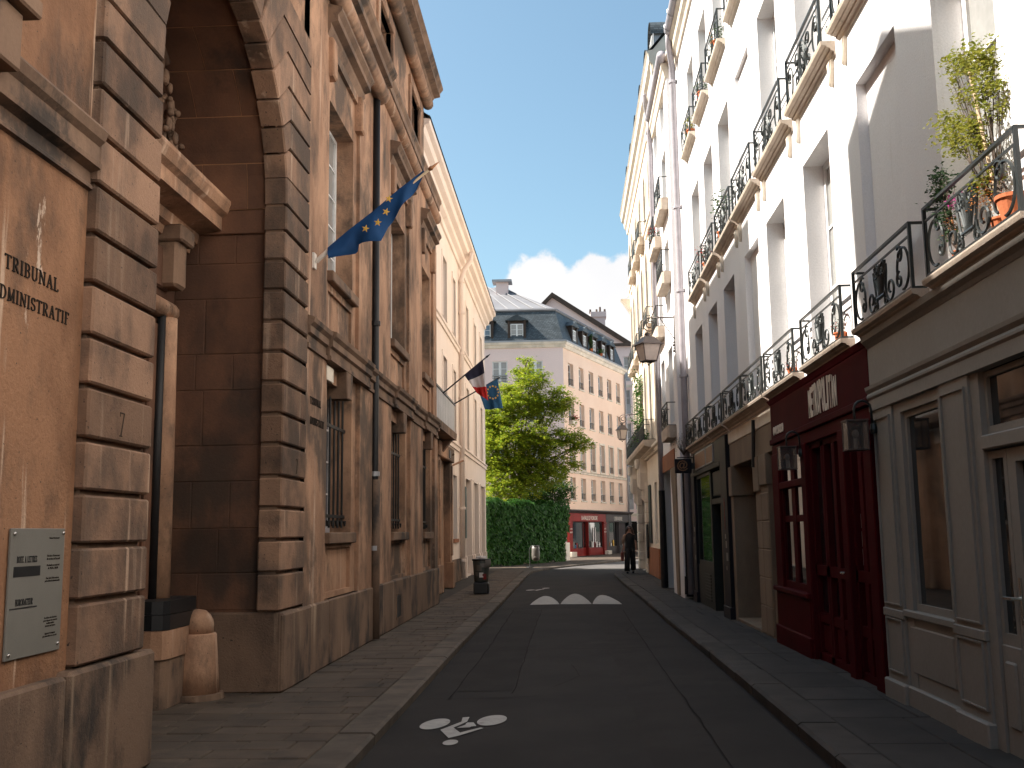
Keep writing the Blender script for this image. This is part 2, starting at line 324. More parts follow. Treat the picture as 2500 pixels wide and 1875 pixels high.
def obj(name, mb, m, parent=None, mw=I4, smooth=False, **k): return put(name, mb.mesh(name, M[m] if isinstance(m, str) else m, smooth), parent, mw, **k)
def thing(name, loc, label, cat, group=None):
    o = put(name, None, None, Matrix.Translation(loc)); tag(o, label, cat, group); o.empty_display_size = .2; return o
def tag(o, label=None, cat=None, group=None, kind=None):
    for k, v in (('label', label), ('category', cat), ('group', group), ('kind', kind)):
        if v: o[k] = v
    return o
class Fr:
    """a wall's own frame: x to the right as seen from the street, y up, z out of the wall"""
    def __init__(s, o, u):
        u = Vector((u[0], u[1], 0)).normalized(); n = u.cross(Vector((0, 0, 1)))
        s.M = Matrix((u, Vector((0, 0, 1)), n)).transposed().to_4x4(); s.M.translation = o
    def at(s, x, y, z=0): return s.M @ Matrix.Translation((x, y, z))
def wall(mb, x0, x1, y0, y1, ops, z=0, depth=.25, top=None):
    """front face at z with rectangular openings (xa, xb, ya, yb[, depth]) and their reveals"""
    xs = sorted({x0, x1, *[v for o in ops for v in o[:2]]}); ys = sorted({y0, y1, *[v for o in ops for v in o[2:4]]})
    xs = [v for v in xs if x0 <= v <= x1]; ys = [v for v in ys if y0 <= v <= y1]
    for i in range(len(xs)-1):
        for j in range(len(ys)-1):
            cx, cy = (xs[i]+xs[i+1])/2, (ys[j]+ys[j+1])/2
            if any(o[0] < cx < o[1] and o[2] < cy < o[3] for o in ops): continue
            mb.quad((xs[i], ys[j], z), (xs[i+1], ys[j], z), (xs[i+1], ys[j+1], z), (xs[i], ys[j+1], z))
    for o in ops:
        a, b, c, d = o[:4]; dz = z-(o[4] if len(o) > 4 else depth)
        mb.quad((a, c, z), (a, d, z), (a, d, dz), (a, c, dz)); mb.quad((b, c, z), (b, c, dz), (b, d, dz), (b, d, z))
        mb.quad((a, d, z), (b, d, z), (b, d, dz), (a, d, dz)); mb.quad((a, c, z), (a, c, dz), (b, c, dz), (b, c, z))
def wall_obj(name, mb, m, parent, mw, **k): return put(name, mb.mesh(name, M[m], recalc=False), parent, mw, **k)
_cache = {}
def cached(key, fn):
    if key not in _cache: _cache[key] = fn()
    return _cache[key]
def window(parent, fr, x0, x1, y0, y1, z, cols=2, rows=4, fm='frame_white', gm='glass', fw=.055, mw_=.022, name='window', label=None, mid=.07):
    """casement: frame with glazing bars, every pane a mesh of its own under it"""
    w, h = round(x1-x0, 3), round(y1-y0, 3)
    def mk():
        b = MB(); b.box(0, fw, 0, h, -.03, .03).box(w-fw, w, 0, h, -.03, .03).box(fw, w-fw, 0, fw*1.5, -.03, .03).box(fw, w-fw, h-fw, h, -.03, .03)
        for c in range(1, cols):
            x = fw+(w-2*fw)*c/cols; t = mid if c*2 == cols else mw_; b.box(x-t/2, x+t/2, fw*1.5, h-fw, -.025, .028)
        for r in range(1, rows):
            y = fw*1.5+(h-2.5*fw)*r/rows; b.box(fw, w-fw, y-mw_/2, y+mw_/2, -.02, .022)
        return b.mesh(name, M[fm])
    o = put(name, cached(('win', w, h, cols, rows, fm, fw, mw_, mid), mk), parent, fr.at(x0, y0, z), label=label)
    pw, ph = (w-2*fw)/cols, (h-2.5*fw)/rows
    pm = cached(('pane', round(pw, 3), round(ph, 3), gm), lambda: MB().box(0, pw, 0, ph, -.006, .006).mesh('pane', M[gm]))
    for c in range(cols):
        for r in range(rows): put('pane', pm, o, fr.at(x0+fw+pw*c, y0+fw*1.5+ph*r, z))
    return o
def band(fr, parent, name, x0, x1, prof, m, smooth=False):
    """horizontal moulding: profile points (z out, y up) swept along x"""
    b = MB(); n = len(prof)
    b.add([(x0, y, z) for z, y in prof] + [(x1, y, z) for z, y in prof], [tuple(range(n)), tuple(range(2*n-1, n-1, -1))] + [(i, (i+1) % n, n+(i+1) % n, n+i) for i in range(n)])
    return obj(name, b, m, parent, fr.at(0, 0, 0))
def arc(cx, cy, r, a0, a1, n=10, ry=None): return [(cx+r*math.cos(R(a0+(a1-a0)*i/n)), cy+(ry or r)*math.sin(R(a0+(a1-a0)*i/n))) for i in range(n+1)]
def spiral(cx, cy, r0, r1, a0, turns, n=18): return [(cx+(r0+(r1-r0)*i/n)*math.cos(R(a0+360*turns*i/n)), cy+(r0+(r1-r0)*i/n)*math.sin(R(a0+360*turns*i/n))) for i in range(n+1)]
# --- stroke-built roman capitals with serifs
GL = {
 'T': (.66, [((.33, 0), (.33, 1), 1), ((0, .97), (.66, .97), 0), ((.02, .97), (.02, .82), 0), ((.64, .97), (.64, .82), 0), ((.2, .02), (.46, .02), 0)]),
 'R': (.68, [((.14, 0), (.14, 1), 1), ((0, .02), (.28, .02), 0), ((0, .98), (.35, .98), 0), ((.3, .5), (.62, .02), 1), ((.14, .5), (.35, .5), 0), ((.55, .02), (.68, .02), 0), 'arc', (.33, .74, .2, .24, -90, 90)]),
 'I': (.3, [((.15, 0), (.15, 1), 1), ((.02, .02), (.28, .02), 0), ((.02, .98), (.28, .98), 0)]),
 'B': (.6, [((.14, 0), (.14, 1), 1), ((0, .02), (.33, .02), 0), ((0, .98), (.33, .98), 0), ((.14, .52), (.33, .52), 0), 'arc', (.33, .75, .18, .23, -90, 90), 'arc', (.33, .27, .22, .25, -90, 90)]),
 'U': (.72, [((.14, 1), (.14, .3), 1), ((.6, 1), (.6, .3), 0), ((.0, .98), (.28, .98), 0), ((.48, .98), (.72, .98), 0), 'arc', (.37, .3, .23, .28, 180, 360)]),
 'N': (.74, [((.12, 0), (.12, 1), 0), ((.64, 0), (.64, 1), 0), ((.1, .98), (.66, .04), 1), ((0, .02), (.25, .02), 0), ((.52, .98), (.76, .98), 0), ((0, .98), (.16, .98), 0)]),
 'A': (.72, [((.1, 0), (.36, 1), 0), ((.36, 1), (.64, 0), 1), ((.19, .36), (.53, .36), 0), ((0, .02), (.22, .02), 0), ((.5, .02), (.76, .02), 0)]),
 'L': (.56, [((.14, 0), (.14, 1), 1), ((0, .98), (.28, .98), 0), ((0, .03), (.54, .03), 0), ((.53, .03), (.53, .2), 0)]),
 'D': (.7, [((.14, 0), (.14, 1), 1), ((0, .02), (.3, .02), 0), ((0, .98), (.3, .98), 0), 'arc', (.28, .5, .36, .48, -90, 90)]),
 'M': (.86, [((.12, 0), (.14, 1), 0), ((.72, 1), (.74, 0), 1), ((.14, .98), (.43, .06), 1), ((.43, .06), (.72, .98), 0), ((0, .02), (.24, .02), 0), ((.6, .02), (.88, .02), 0)]),
 'S': (.54, ['arc', (.27, .74, .2, .24, 20, 270), 'arc', (.27, .26, .22, .24, 90, -160), ((.46, .96), (.46, .74), 0), ((.06, .04), (.06, .26), 0)]),
 'F': (.54, [((.14, 0), (.14, 1), 1), ((0, .98), (.52, .98), 0), ((.51, .98), (.51, .8), 0), ((.14, .52), (.4, .52), 0), ((0, .02), (.3, .02), 0)]),
 'E': (.56, [((.14, 0), (.14, 1), 1), ((0, .98), (.52, .98), 0), ((.51, .98), (.51, .8), 0), ((.14, .52), (.4, .52), 0), ((0, .02), (.54, .02), 0), ((.53, .02), (.53, .2), 0)]),
 'O': (.74, ['arc', (.37, .5, .31, .48, 0, 360)]),
 'H': (.76, [((.14, 0), (.14, 1), 1), ((.62, 0), (.62, 1), 1), ((.14, .52), (.62, .52), 0), ((.02, .02), (.26, .02), 0), ((.02, .98), (.26, .98), 0), ((.5, .02), (.74, .02), 0), ((.5, .98), (.74, .98), 0)]),
 ' ': (.4, [])}
def roman(text, h, thick=.13, thin=.065, space=.12, depth=.006, sx=1.0):
    b = MB(); x = 0
    def seg(p, q, w):
        d = Vector((q[0]-p[0], q[1]-p[1])); L_ = d.length or 1; nx, ny = -d.y/L_*w/2, d.x/L_*w/2
        pts = [(p[0]+nx, p[1]+ny), (p[0]-nx, p[1]-ny), (q[0]-nx, q[1]-ny), (q[0]+nx, q[1]+ny)]
        b.prism([((x+a*sx)*h, c*h) for a, c in pts], 0, depth)
    for ch in text:
        w, st = GL[ch]; i = 0
        while i < len(st):
            if st[i] == 'arc':
                cx, cy, rx, ry, a0, a1 = st[i+1]; n = 10 if abs(a1-a0) < 300 else 18; pts = [(cx+rx*math.cos(R(a0+(a1-a0)*k/n)), cy+ry*math.sin(R(a0+(a1-a0)*k/n))) for k in range(n+1)]
                for k in range(n):
                    mx = (pts[k][0]+pts[k+1][0])/2; seg(pts[k], pts[k+1], thin+(thick-thin)*min(1, abs(mx-cx)/rx)**2)
                i += 2
            else:
                p, q, t = st[i]; seg(p, q, thick if t else thin); i += 1
        x += w*sx + space*sx
    return b, x*h
def text_mesh(name, body, size, m, depth=.004, align='CENTER', sx=1.0, sy=1.0, bold=0):
    c = bpy.data.curves.new(name, 'FONT'); c.body = body; c.size = size; c.extrude = depth; c.align_x = align; c.offset = bold; c.resolution_u = 3
    o = bpy.data.objects.new(name, c); COL.objects.link(o); dg = bpy.context.evaluated_depsgraph_get(); me = bpy.data.meshes.new_from_object(o.evaluated_get(dg))
    bpy.data.objects.remove(o); bpy.data.curves.remove(c); me.name = name; me.materials.clear(); me.materials.append(M[m])
    for v in me.vertices: v.co.x *= sx; v.co.y *= sy
    return me
def leaf_cloud(mb, pts, size, rnd, droop=.3):
    """one two-triangle folded leaf per point"""
    for p in pts:
        a = rnd.uniform(0, 6.283); t = rnd.uniform(-.6, .6)-droop*.3; s = size*rnd.uniform(.6, 1.35)
        d = Vector((math.cos(a)*math.cos(t), math.sin(a)*math.cos(t), math.sin(t)))
        sd = Vector((-math.sin(a), math.cos(a), rnd.uniform(-.5, .5))).normalized(); up = d.cross(sd)*.12*s; c = Vector(p)
        mb.add([c-d*s*.5, c+sd*s*.32+up, c+d*s*.5, c-sd*s*.32+up], [(0, 1, 2, 3)])
# ------------------------------------------------------------------ ground, road, pavements
XL, XR = -2.92, 2.80
def smooth(a, b, t):
    t = max(0, min(1, (t-a)/(b-a))); return t*t*(3-2*t)
def zr(y): return .09*(1-smooth(9, 21, y))            # the right pavement rises a little towards the camera
ground = obj('ground', MB().quad((-700, -300, -.30), (700, -300, -.30), (700, 1200, -.30), (-700, 1200, -.30)), 'ground'); tag(ground, kind='structure')
left_edge = [(-1.56, -14), (-1.55, 7), (-1.57, 15), (-1.55, 26), (-1.55, 38), (-1.50, 41.3), (-1.2, 43.6), (-.66, 45.8), (.31, 48.6), (1.5, 52.0), (2.73, 55.9), (6.5, 68), (10, 80), (14, 95)]
right_edge = [(1.70, -14), (1.70, 7), (1.71, 15), (1.71, 21), (1.69, 25.3), (1.62, 31), (1.60, 38), (1.75, 40.2), (2.4, 41.9), (3.6, 43.4), (6, 45.2), (12, 48), (14, 56), (16, 68), (18, 80), (22, 95)]
def edge_x(edge, y):
    for (xa, ya), (xb, yb) in zip(edge, edge[1:]):
        if ya <= y <= yb: return xa+(xb-xa)*(y-ya)/(yb-ya)
    return edge[-1][0]
mb = MB(); ys = [-14, -8, -4] + [i*.5 for i in range(0, 110)] + [55, 60, 68, 80, 95]; nx = 13; rows = []
def road_z(x, y): return -.10 + .10*(zr(y)/.09)*smooth(.2, 1.7, x)*.75 + .035*smooth(22.4, 23.6, y)*(1-smooth(27.4, 28.8, y))*smooth(-1.5, -.9, x)*(1-smooth(1.1, 1.6, x)) + .02*(1-min(1, abs(x)/1.6))
for y in ys:
    a, b = edge_x(left_edge, y)-.05, edge_x(right_edge, y)+.05
    for i in range(nx):
        x = a+(b-a)*i/(nx-1); mb.v.append((x, y, road_z(x, y)))
for j in range(len(ys)-1):
    for i in range(nx-1): k = j*nx+i; mb.f.append((k, k+1, k+nx+1, k+nx))
road = obj('road', mb, 'asphalt', smooth=True); tag(road, kind='structure')
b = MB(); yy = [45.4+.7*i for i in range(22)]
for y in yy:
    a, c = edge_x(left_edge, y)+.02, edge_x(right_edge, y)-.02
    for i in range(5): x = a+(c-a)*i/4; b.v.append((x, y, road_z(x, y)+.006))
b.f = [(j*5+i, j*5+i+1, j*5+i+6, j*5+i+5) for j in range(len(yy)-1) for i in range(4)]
obj('painted_sunlit_surface', b, 'farasphalt', road, label='asphalt painted paler to stand in for strong sun where the street bends')  # sheet coloured paler so the sun patch at the bend reads brighter
# reinstated trench strips, a shade darker, 4 mm proud
for x0, x1, y0, y1 in ((.55, 1.05, 1, 22), (-1.2, -.62, 11, 22)):
    b = MB(); n = 40
    for i in range(n+1):
        y = y0+(y1-y0)*i/n; b.v += [(x0, y, road_z(x0, y)+.004), ((x0+x1)/2, y, road_z((x0+x1)/2, y)+.004), (x1, y, road_z(x1, y)+.004)]
    for i in range(n): b.f += [(i*3, i*3+1, i*3+4, i*3+3), (i*3+1, i*3+2, i*3+5, i*3+4)]
    obj('asphalt_patch', b, 'patch', road)
rs_ = random.Random(12)
def seam(pts, w):       # tar-sealed cracks and joints, irregular, 3 mm proud
    b = MB(); P = []
    for (xa, ya), (xb, yb) in zip(pts, pts[1:]):
        n = max(2, int(math.hypot(xb-xa, yb-ya)/.35))
        P += [(xa+(xb-xa)*i/n+rs_.gauss(0, .006), ya+(yb-ya)*i/n+rs_.gauss(0, .006)) for i in range(n)]
    P.append(pts[-1])
    for i, (x, y) in enumerate(P):
        x2, y2 = P[min(i+1, len(P)-1)]; x1, y1 = P[max(i-1, 0)]; d = math.hypot(x2-x1, y2-y1) or 1; nx_, ny_ = -(y2-y1)/d, (x2-x1)/d; k = w*rs_.uniform(.5, 1.2)/2
        for s in (-1, 1): X_, Y_ = x+s*nx_*k, y+s*ny_*k; b.v.append((X_, Y_, road_z(X_, Y_)+.007))
    b.f = [(2*i, 2*i+1, 2*i+3, 2*i+2) for i in range(len(P)-1)]; obj('tar_seam', b, 'tar', road)
for pts, w in (([(-1.22, 10.5), (-1.18, 15), (-1.2, 22.3)], .02), ([(-.6, 10.8), (-.62, 16), (-.6, 22.2)], .015), ([(1.08, 3.5), (1.06, 14), (1.1, 22)], .014), ([(-1.5, 14.6), (-.4, 14.75), (.9, 14.7), (1.65, 14.8)], .016),
               ([(-1.4, 22.35), (0, 22.4), (1.55, 22.3)], .03), ([(-1.2, 28.6), (0, 28.7), (1.5, 28.5)], .02), ([(-.2, 11.2), (.1, 12.0), (.0, 13.0)], .009), ([(1.2, 16), (.9, 17.2), (1.1, 18.4)], .01), ([(-1.5, 10.55), (-.9, 10.5), (-.3, 10.6)], .012)): seam(pts, w)
def flat_poly(name, pts, parent, dz=.008, m='marking'):
    b = MB(); c = (sum(p[0] for p in pts)/len(pts), sum(p[1] for p in pts)/len(pts))
    b.quad(*[(x, y, road_z(x, y)+dz) for x, y in pts]); return obj(name, b, m, parent)
def ellipse(c, px, py, n=28): return [(c[0]+px[0]*math.cos(t)+py[0]*math.sin(t), c[1]+px[1]*math.cos(t)+py[1]*math.sin(t)) for t in (2*math.pi*i/n for i in range(n))]
bikeA = thing  # (helper alias kept short below)
# bicycle symbol: wheels, rider, head (points measured on the road)
bm_ = MB()
def mark(b, pts, dz=.008):
    b.quad(*[(x, y, road_z(x, y)+dz) for x, y in pts])
mark(bm_, ellipse((-1.19, 9.17), (.118, .12), (-.028, .22)))
mark(bm_, ellipse((-.705, 9.30), (.125, .085), (-.018, .235)))
mark(bm_, ellipse((-.965, 8.365), (.058, .03), (-.012, .103)))
body = [(-1.11, 8.89), (-.97, 9.25), (-.98, 9.46), (-.92, 9.48), (-.92, 9.25), (-1.01, 8.98), (-.93, 8.76), (-.78, 8.97), (-.75, 8.94), (-.92, 8.64), (-1.0, 8.54)]
b2 = [(-1.11, 8.89), (-.97, 9.25), (-.92, 9.25), (-1.01, 8.98), (-.93, 8.76), (-.92, 8.64), (-1.0, 8.54)]
for quad in ([(-1.11, 8.89), (-.97, 9.25), (-.92, 9.25), (-1.01, 8.98)], [(-.97, 9.25), (-.98, 9.46), (-.92, 9.48), (-.92, 9.25)], [(-1.11, 8.89), (-1.01, 8.98), (-.93, 8.76), (-1.0, 8.54)], [(-1.0, 8.54), (-.93, 8.76), (-.92, 8.64)], [(-.93, 8.76), (-.78, 8.97), (-.75, 8.94), (-.92, 8.64)], [(-.98, 8.97), (-.92, 9.10), (-.86, 9.03), (-.87, 8.98)], [(-.92, 9.10), (-.92, 9.17), (-.91, 9.21), (-.86, 9.21), (-.82, 9.04), (-.86, 9.02)]):
    mark(bm_, quad)
obj('bicycle_marking', bm_, 'marking', road, label='white bicycle symbol painted on the near asphalt')
b = MB()
mark(b, ellipse((-1.12, 29.5), (.12, .1), (-.03, .22))); mark(b, ellipse((-.70, 30.3), (.11, .08), (-.02, .2))); mark(b, [(-1.02, 29.4), (-.85, 29.9), (-.78, 29.8), (-.92, 29.1)]); mark(b, [(-.92, 29.2), (-.78, 29.8), (-.72, 30.1), (-.74, 29.7)])
obj('bicycle_marking', b, 'marking', road, label='far faint bicycle symbol beyond the speed hump')
def tri(x0, x1, xm, y0, y1):
    n = 8; L_ = [(x0+(xm-x0)*(i/n), y0+(y1-y0)*math.sin(math.pi/2*i/n)**.9) for i in range(n+1)]; Rr = [(x1+(xm-x1)*(i/n), y0+(y1-y0)*math.sin(math.pi/2*i/n)**.9) for i in range(n, -1, -1)]
    return L_+Rr[1:]
for x0, x1, xm, y1 in ((-.89, -.24, -.62, 26.1), (-.22, .47, .13, 26.8), (.49, 1.14, .80, 26.3)):
    flat_poly('hump_triangle_marking', tri(x0, x1, xm, 23.2, y1), road)
# left pavement: paving slabs laid in rows between wall and kerb
pav = obj('left_pavement', MB().box(-4.6, -1.84, -14, 60, -.29, -.018), 'joint'); tag(pav, kind='structure')
rnd = random.Random(3); shapes = {}
def paver_mesh(w, d, m, key):
    return cached(('pv', round(w, 2), round(d, 2), m, key), lambda: MB().cbox(0, w, 0, d, -.06, 0, .007).mesh('paving_slab', M[m]))
y = 2.0; i = 0; far = MB()
while y < 47:
    d = .30; xs = [-2.96 if y > 11.2 or y < 6 else -4.05]; off = rnd.choice((.22, .34, .46))
    x = xs[0]; first = True
    while x < -1.86:
        w = min(off if first else rnd.choice((.36, .42, .48)), -1.86-x); first = False
        if w < .12: w = -1.86-x
        dz = rnd.uniform(-.005, .004)
        if y < 13.5: put('paving_slab', paver_mesh(w-.010, d-.012, 'paver', i % 3), pav, Matrix.Translation((x+.005, y+.006, dz)) @ Matrix.Rotation(rnd.uniform(-.008, .008), 4, 'X'))
        else: far.cbox(x+.005, x+w-.005, y+.006, y+d-.006, -.06, dz, .006)
        x += w
    y += d; i += 1
obj('paving_slabs', far, 'paver', pav, kind='stuff')
# flagstones beyond, by the garden wall
b = MB(); pts = [(x, yy) for x, yy in left_edge if yy >= 41]; 
for (xa, ya), (xb, yb) in zip(pts, pts[1:]): b.quad((xa-.3, ya, -.005), (xb-.3, yb, -.005), (xb-9, yb+3, -.005), (xa-9, ya+3, -.005))
far_pav = obj('far_pavement', b, 'paver'); tag(far_pav, kind='structure')
# kerb stones
kl = thing('left_kerb', (-1.7, 0, 0), None, None); tag(kl, kind='structure'); kr = thing('right_kerb', (1.85, 0, 0), None, None); tag(kr, kind='structure')
def kerb(parent, edge, side, y0, y1, m, zf, rnd):
    y = y0
    while y < y1:
        L_ = rnd.uniform(.85, 1.15); a = Vector((edge_x(edge, y), y)); e = Vector((edge_x(edge, y+L_), y+L_)); d = (e-a); ln = d.length; d.normalize()
        mesh = cached(('kerb', round(ln, 1), m), lambda: MB().prism([(0, -.2), (.27, -.2), (.29, -.02), (.262, 0), (0, 0)], 0, round(ln, 1)-.012).mesh('kerb_stone', M[m]))
        # prism: x across (towards the road), y up, z along
        t = Matrix.Translation((a.x, a.y, zf(y)))
        across = Vector((d.y, -d.x, 0))*(1 if side < 0 else -1); al = Vector((d.x, d.y, 0)); up = Vector((0, 0, 1))
        org = a.to_3d()-across*.29
        if side > 0: # keep it right-handed: run backwards
            org = e.to_3d()-across*.29; al = -al
        slope = (zf(y+ln)-zf(y))/ln
        mm = Matrix((across, up, al)).transposed().to_4x4(); mm.translation = (org.x, org.y, zf(y+ln/2)+rnd.uniform(-.004, .004))
        put('kerb_stone', mesh, parent, mm); y += L_*(d.y if d.y > .3 else 1)
kerb(kl, left_edge, -1, 1, 62, 'kerb', lambda y: 0, rnd); kerb(kr, right_edge, 1, 1, 43.0, 'kerb_dark', zr, rnd)
# right pavement: big worn slabs on a dark bed
b = MB(); yy = [-14, -5, 0]+[i for i in range(1, 46)]
for y in yy:
    x = edge_x(right_edge, y)+.26; b.v += [(x, y, zr(y)-.016), (3.4 if y < 43 else 9, y, zr(y)-.016)]
b.f = [(i*2, i*2+1, i*2+3, i*2+2) for i in range(len(yy)-1)]
pavr = obj('right_pavement', b, 'joint'); tag(pavr, kind='structure')
y = 3.0; far = MB()
while y < 43:
    d = rnd.choice((.7, .85, 1.0)); x = edge_x(right_edge, y)+.30; cut = x+rnd.choice((.42, .55, .68))
    for a, e in ((x, cut), (cut, 3.05)):
        z0, z1 = zr(y), zr(y+d); dz = rnd.uniform(-.003, .004)
        rot = Matrix.Rotation(math.atan2(z1-z0, d), 4, 'X')
        if y < 14: put('paving_slab', paver_mesh(round(e-a, 2)-.012, d-.014, 'slab', 0), pavr, Matrix.Translation((a+.006, y+.007, z0+dz)) @ rot)
        else: far.cbox(a+.006, e-.006, y+.007, y+d-.007, -.06+z0, z0+dz, .006)
    y += d
obj('paving_slabs', far, 'slab', pavr, kind='stuff')
# ------------------------------------------------------------------ courthouse (left)
LF = Fr((XL, 0, 0), (0, 1)); A0 = LF.at(0, 0, 0)
ch = thing('courthouse', (XL, 14, 0), 'brown limestone courthouse with arched rusticated portal on the left', 'building')
rnd = random.Random(11)
ROOF = 8.45
# near wall with its string course, left of the portal
b = MB(); wall(b, -14, 6.06, .75, ROOF, [(1.2, 2.5, 1.6, 3.4), (1.2, 2.5, 4.8, 7.2)], z=-.05); wall_obj('wall', b, 'scraped', ch, A0, label='near stone wall carrying the carved inscription')
for a in ((1.2, 2.5, 1.6, 3.4), (1.2, 2.5, 4.8, 7.2)): window(ch, LF, *a, -.28, 2, 4)
band(LF, ch, 'string_course', -14, 6.055, [(-.06, 3.70), (-.02, 3.71), (-.02, 3.73), (-.035, 3.745), (-.035, 3.82), (.03, 3.84), (.035, 3.87), (.015, 3.88), (.015, 3.985), (.05, 4.015), (.07, 4.07), (.05, 4.10), (-.06, 4.15)], 'mould')
obj('sill_bracket', MB().cbox(4.0, 4.92, 3.95, 4.27, -.1, .12), 'mould', ch, A0)
obj('sill', MB().cbox(3.9, 5.0, 4.275, 4.38, -.1, .18), 'mould', ch, A0); obj('plinth', MB().cbox(-14, 5.94, 0, .76, -.4, .025, .02), 'plinth', ch, A0)
obj('plinth', MB().cbox(5.945, 7.18, 0, .78, -.5, .04, .025), 'plinth', ch, A0, label='chipped plinth block under the left portal pier')
# core that closes the building behind the facade
obj('building_core', MB().box(-14, 6.9, 0, ROOF-.02, -9, -.55).box(6.9, 10.5, 0, ROOF-.02, -9, -1.32).box(10.5, 23.05, 0, ROOF-.02, -9, -.55).box(6.9, 10.5, 6.85, ROOF-.02, -1.32, -.3), 'dark', ch, A0)
J = [.78, 1.17, 1.50, 1.82, 2.14, 2.47, 2.78, 3.11, 3.43, 3.75, 4.08, 4.40, 4.72]
AC, AY, AR = 8.67, 4.98, 1.66
obj('joint_core', MB().box(6.10, 6.98, .78, 6.0, -.45, -.035), 'mould', ch, A0); obj('joint_core', MB().box(10.35, 11.24, .78, 5.2, -.21, -.03), 'mould', ch, A0)
g = .017
for y0, y1 in zip(J, J[1:]):
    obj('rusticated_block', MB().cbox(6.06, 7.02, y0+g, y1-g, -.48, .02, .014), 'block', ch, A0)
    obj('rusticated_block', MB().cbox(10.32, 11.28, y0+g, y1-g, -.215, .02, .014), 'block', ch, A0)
# voussoirs with stepped (crossette) joints; right haunch measured, left one mirrored
JR = [4.72, 5.00, 5.32, 5.66, 5.98, 6.30, 6.62, 6.96, 7.28]
KN = [(10.33, 4.72), (10.33, 5.00), (10.32, 5.31), (10.40, 5.64), (10.42, 5.97), (10.31, 6.31), (10.24, 6.68), (10.07, 7.01), (9.86, 7.34)]
AP = [(10.33, 4.72), (10.33, 5.00), (10.31, 5.28), (10.24, 5.53), (10.13, 5.78), (9.96, 6.01), (9.75, 6.24), (9.52, 6.41), (9.28, 6.53)]
for i in range(8):
    a = AP[i]; bq = AP[i+1]; k0 = KN[i]; k1 = KN[i+1]; y0 = JR[i]; y1 = JR[i+1]; gg = .016
    poly = [(a[0], a[1]+gg), (k0[0], k0[1]+gg), (11.28, y0+gg), (11.28, y1-gg), (k1[0], k1[1]-gg), (bq[0], bq[1]-gg)]
    if abs(k0[0]-a[0]) < .03: poly.pop(1)
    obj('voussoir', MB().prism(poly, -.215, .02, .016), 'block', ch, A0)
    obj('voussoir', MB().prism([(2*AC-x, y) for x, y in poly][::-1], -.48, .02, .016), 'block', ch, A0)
a0 = math.degrees(math.atan2(6.53-AY, 9.28-AC)); ang = [a0+(180-2*a0)*i/5 for i in range(6)]
for i in range(5):
    p = [(AC+r*math.cos(R(t)), AY+r*math.sin(R(t))) for r, t in ((AR, ang[i]-.0+.5), (AR+.95, ang[i]+.5), (AR+.95, ang[i+1]-.5), (AR, ang[i+1]-.5))]
    obj('voussoir', MB().prism(p, -.215, .03 if i != 2 else .10, .02), 'block', ch, A0)
# wall behind / above the voussoirs
b = MB(); arcp = arc(AC, AY, AR+.06, 0, 180, 24); 
outer = [(11.27, 4.7), (11.27, ROOF), (6.07, ROOF), (6.07, 4.7)]
for i in range(24):
    x0, y0 = arcp[i]; x1, y1 = arcp[i+1]; b.quad((x0, y0, -.075), (x0, ROOF, -.075), (x1, ROOF, -.075), (x1, y1, -.075))
b.quad((AC+AR+.06, 4.7, -.075), (11.27, 4.7, -.075), (11.27, ROOF, -.075), (AC+AR+.06, ROOF, -.075)); b.quad((6.07, 4.7, -.075), (AC-AR-.06, 4.7, -.075), (AC-AR-.06, ROOF, -.075), (6.07, ROOF, -.075))
wall_obj('wall', b, 'stone', ch, A0, label='stone wall above the portal arch')
# far reveal of the portal: ashlar blocks, and the vault
b = MB(); DB = -1.20          # back wall of the portal
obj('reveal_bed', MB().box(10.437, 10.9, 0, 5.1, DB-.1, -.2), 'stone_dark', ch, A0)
yy = [0, .80, 1.17, 1.62, 2.10, 2.47, 3.05, 3.43, 4.02, 4.40, 4.72]
for j in range(len(yy)-1):
    if j == 0: obj('ashlar_block', MB().cbox(10.35, 10.9, .0, .78, DB, .03, .015), 'plinth', ch, A0, label='soot-darkened base of the portal reveal'); continue
    cuts = [DB, -.215] if j % 4 == 0 else ([DB, -.86 if j % 2 else -.66, -.215] if j % 3 else [DB, -.95, -.55, -.215])
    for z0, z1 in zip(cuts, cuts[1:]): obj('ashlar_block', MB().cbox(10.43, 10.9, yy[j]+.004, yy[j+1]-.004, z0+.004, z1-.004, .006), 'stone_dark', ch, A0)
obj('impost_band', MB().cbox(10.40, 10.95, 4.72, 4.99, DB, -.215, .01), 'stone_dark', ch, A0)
na = 11; zc = [DB, -.82, -.48, -.215]
for i in range(na):
    t0, t1 = 180*i/na, 180*(i+1)/na; cs = [DB, -.70, -.215] if i % 2 else [DB, -.9, -.42, -.215]
    if i % 3 == 1: cs = [DB, -.215]
    for z0, z1 in zip(cs, cs[1:]):
        b = MB(); n = 4; V_ = []
        for k in range(n+1):
            t = R(t0+.18+(t1-t0-.36)*k/n)
            for r in (AR+.05, AR+.3):
                for z in (z0+.004, z1-.004): V_.append((AC+r*math.cos(t), AY+r*math.sin(t), z))
        F_ = []
        for k in range(n):
            o4 = k*4; F_ += [(o4, o4+1, o4+5, o4+4), (o4+2, o4+6, o4+7, o4+3), (o4, o4+4, o4+6, o4+2), (o4+1, o4+3, o4+7, o4+5)]
        F_ += [(0, 2, 3, 1), (n*4, n*4+1, n*4+3, n*4+2)]
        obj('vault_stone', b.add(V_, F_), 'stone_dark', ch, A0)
b = MB(); b.v = [(AC+(AR+.056)*math.cos(R(180*i/40)), AY+(AR+.056)*math.sin(R(180*i/40)), z) for i in range(41) for z in (DB, -.2)]; b.f = [(2*i, 2*i+1, 2*i+3, 2*i+2) for i in range(40)]
put('vault_mortar', b.mesh('vault_mortar', mat('pale_mortar', (.42, .22, .11), bump=.2)), ch, A0)
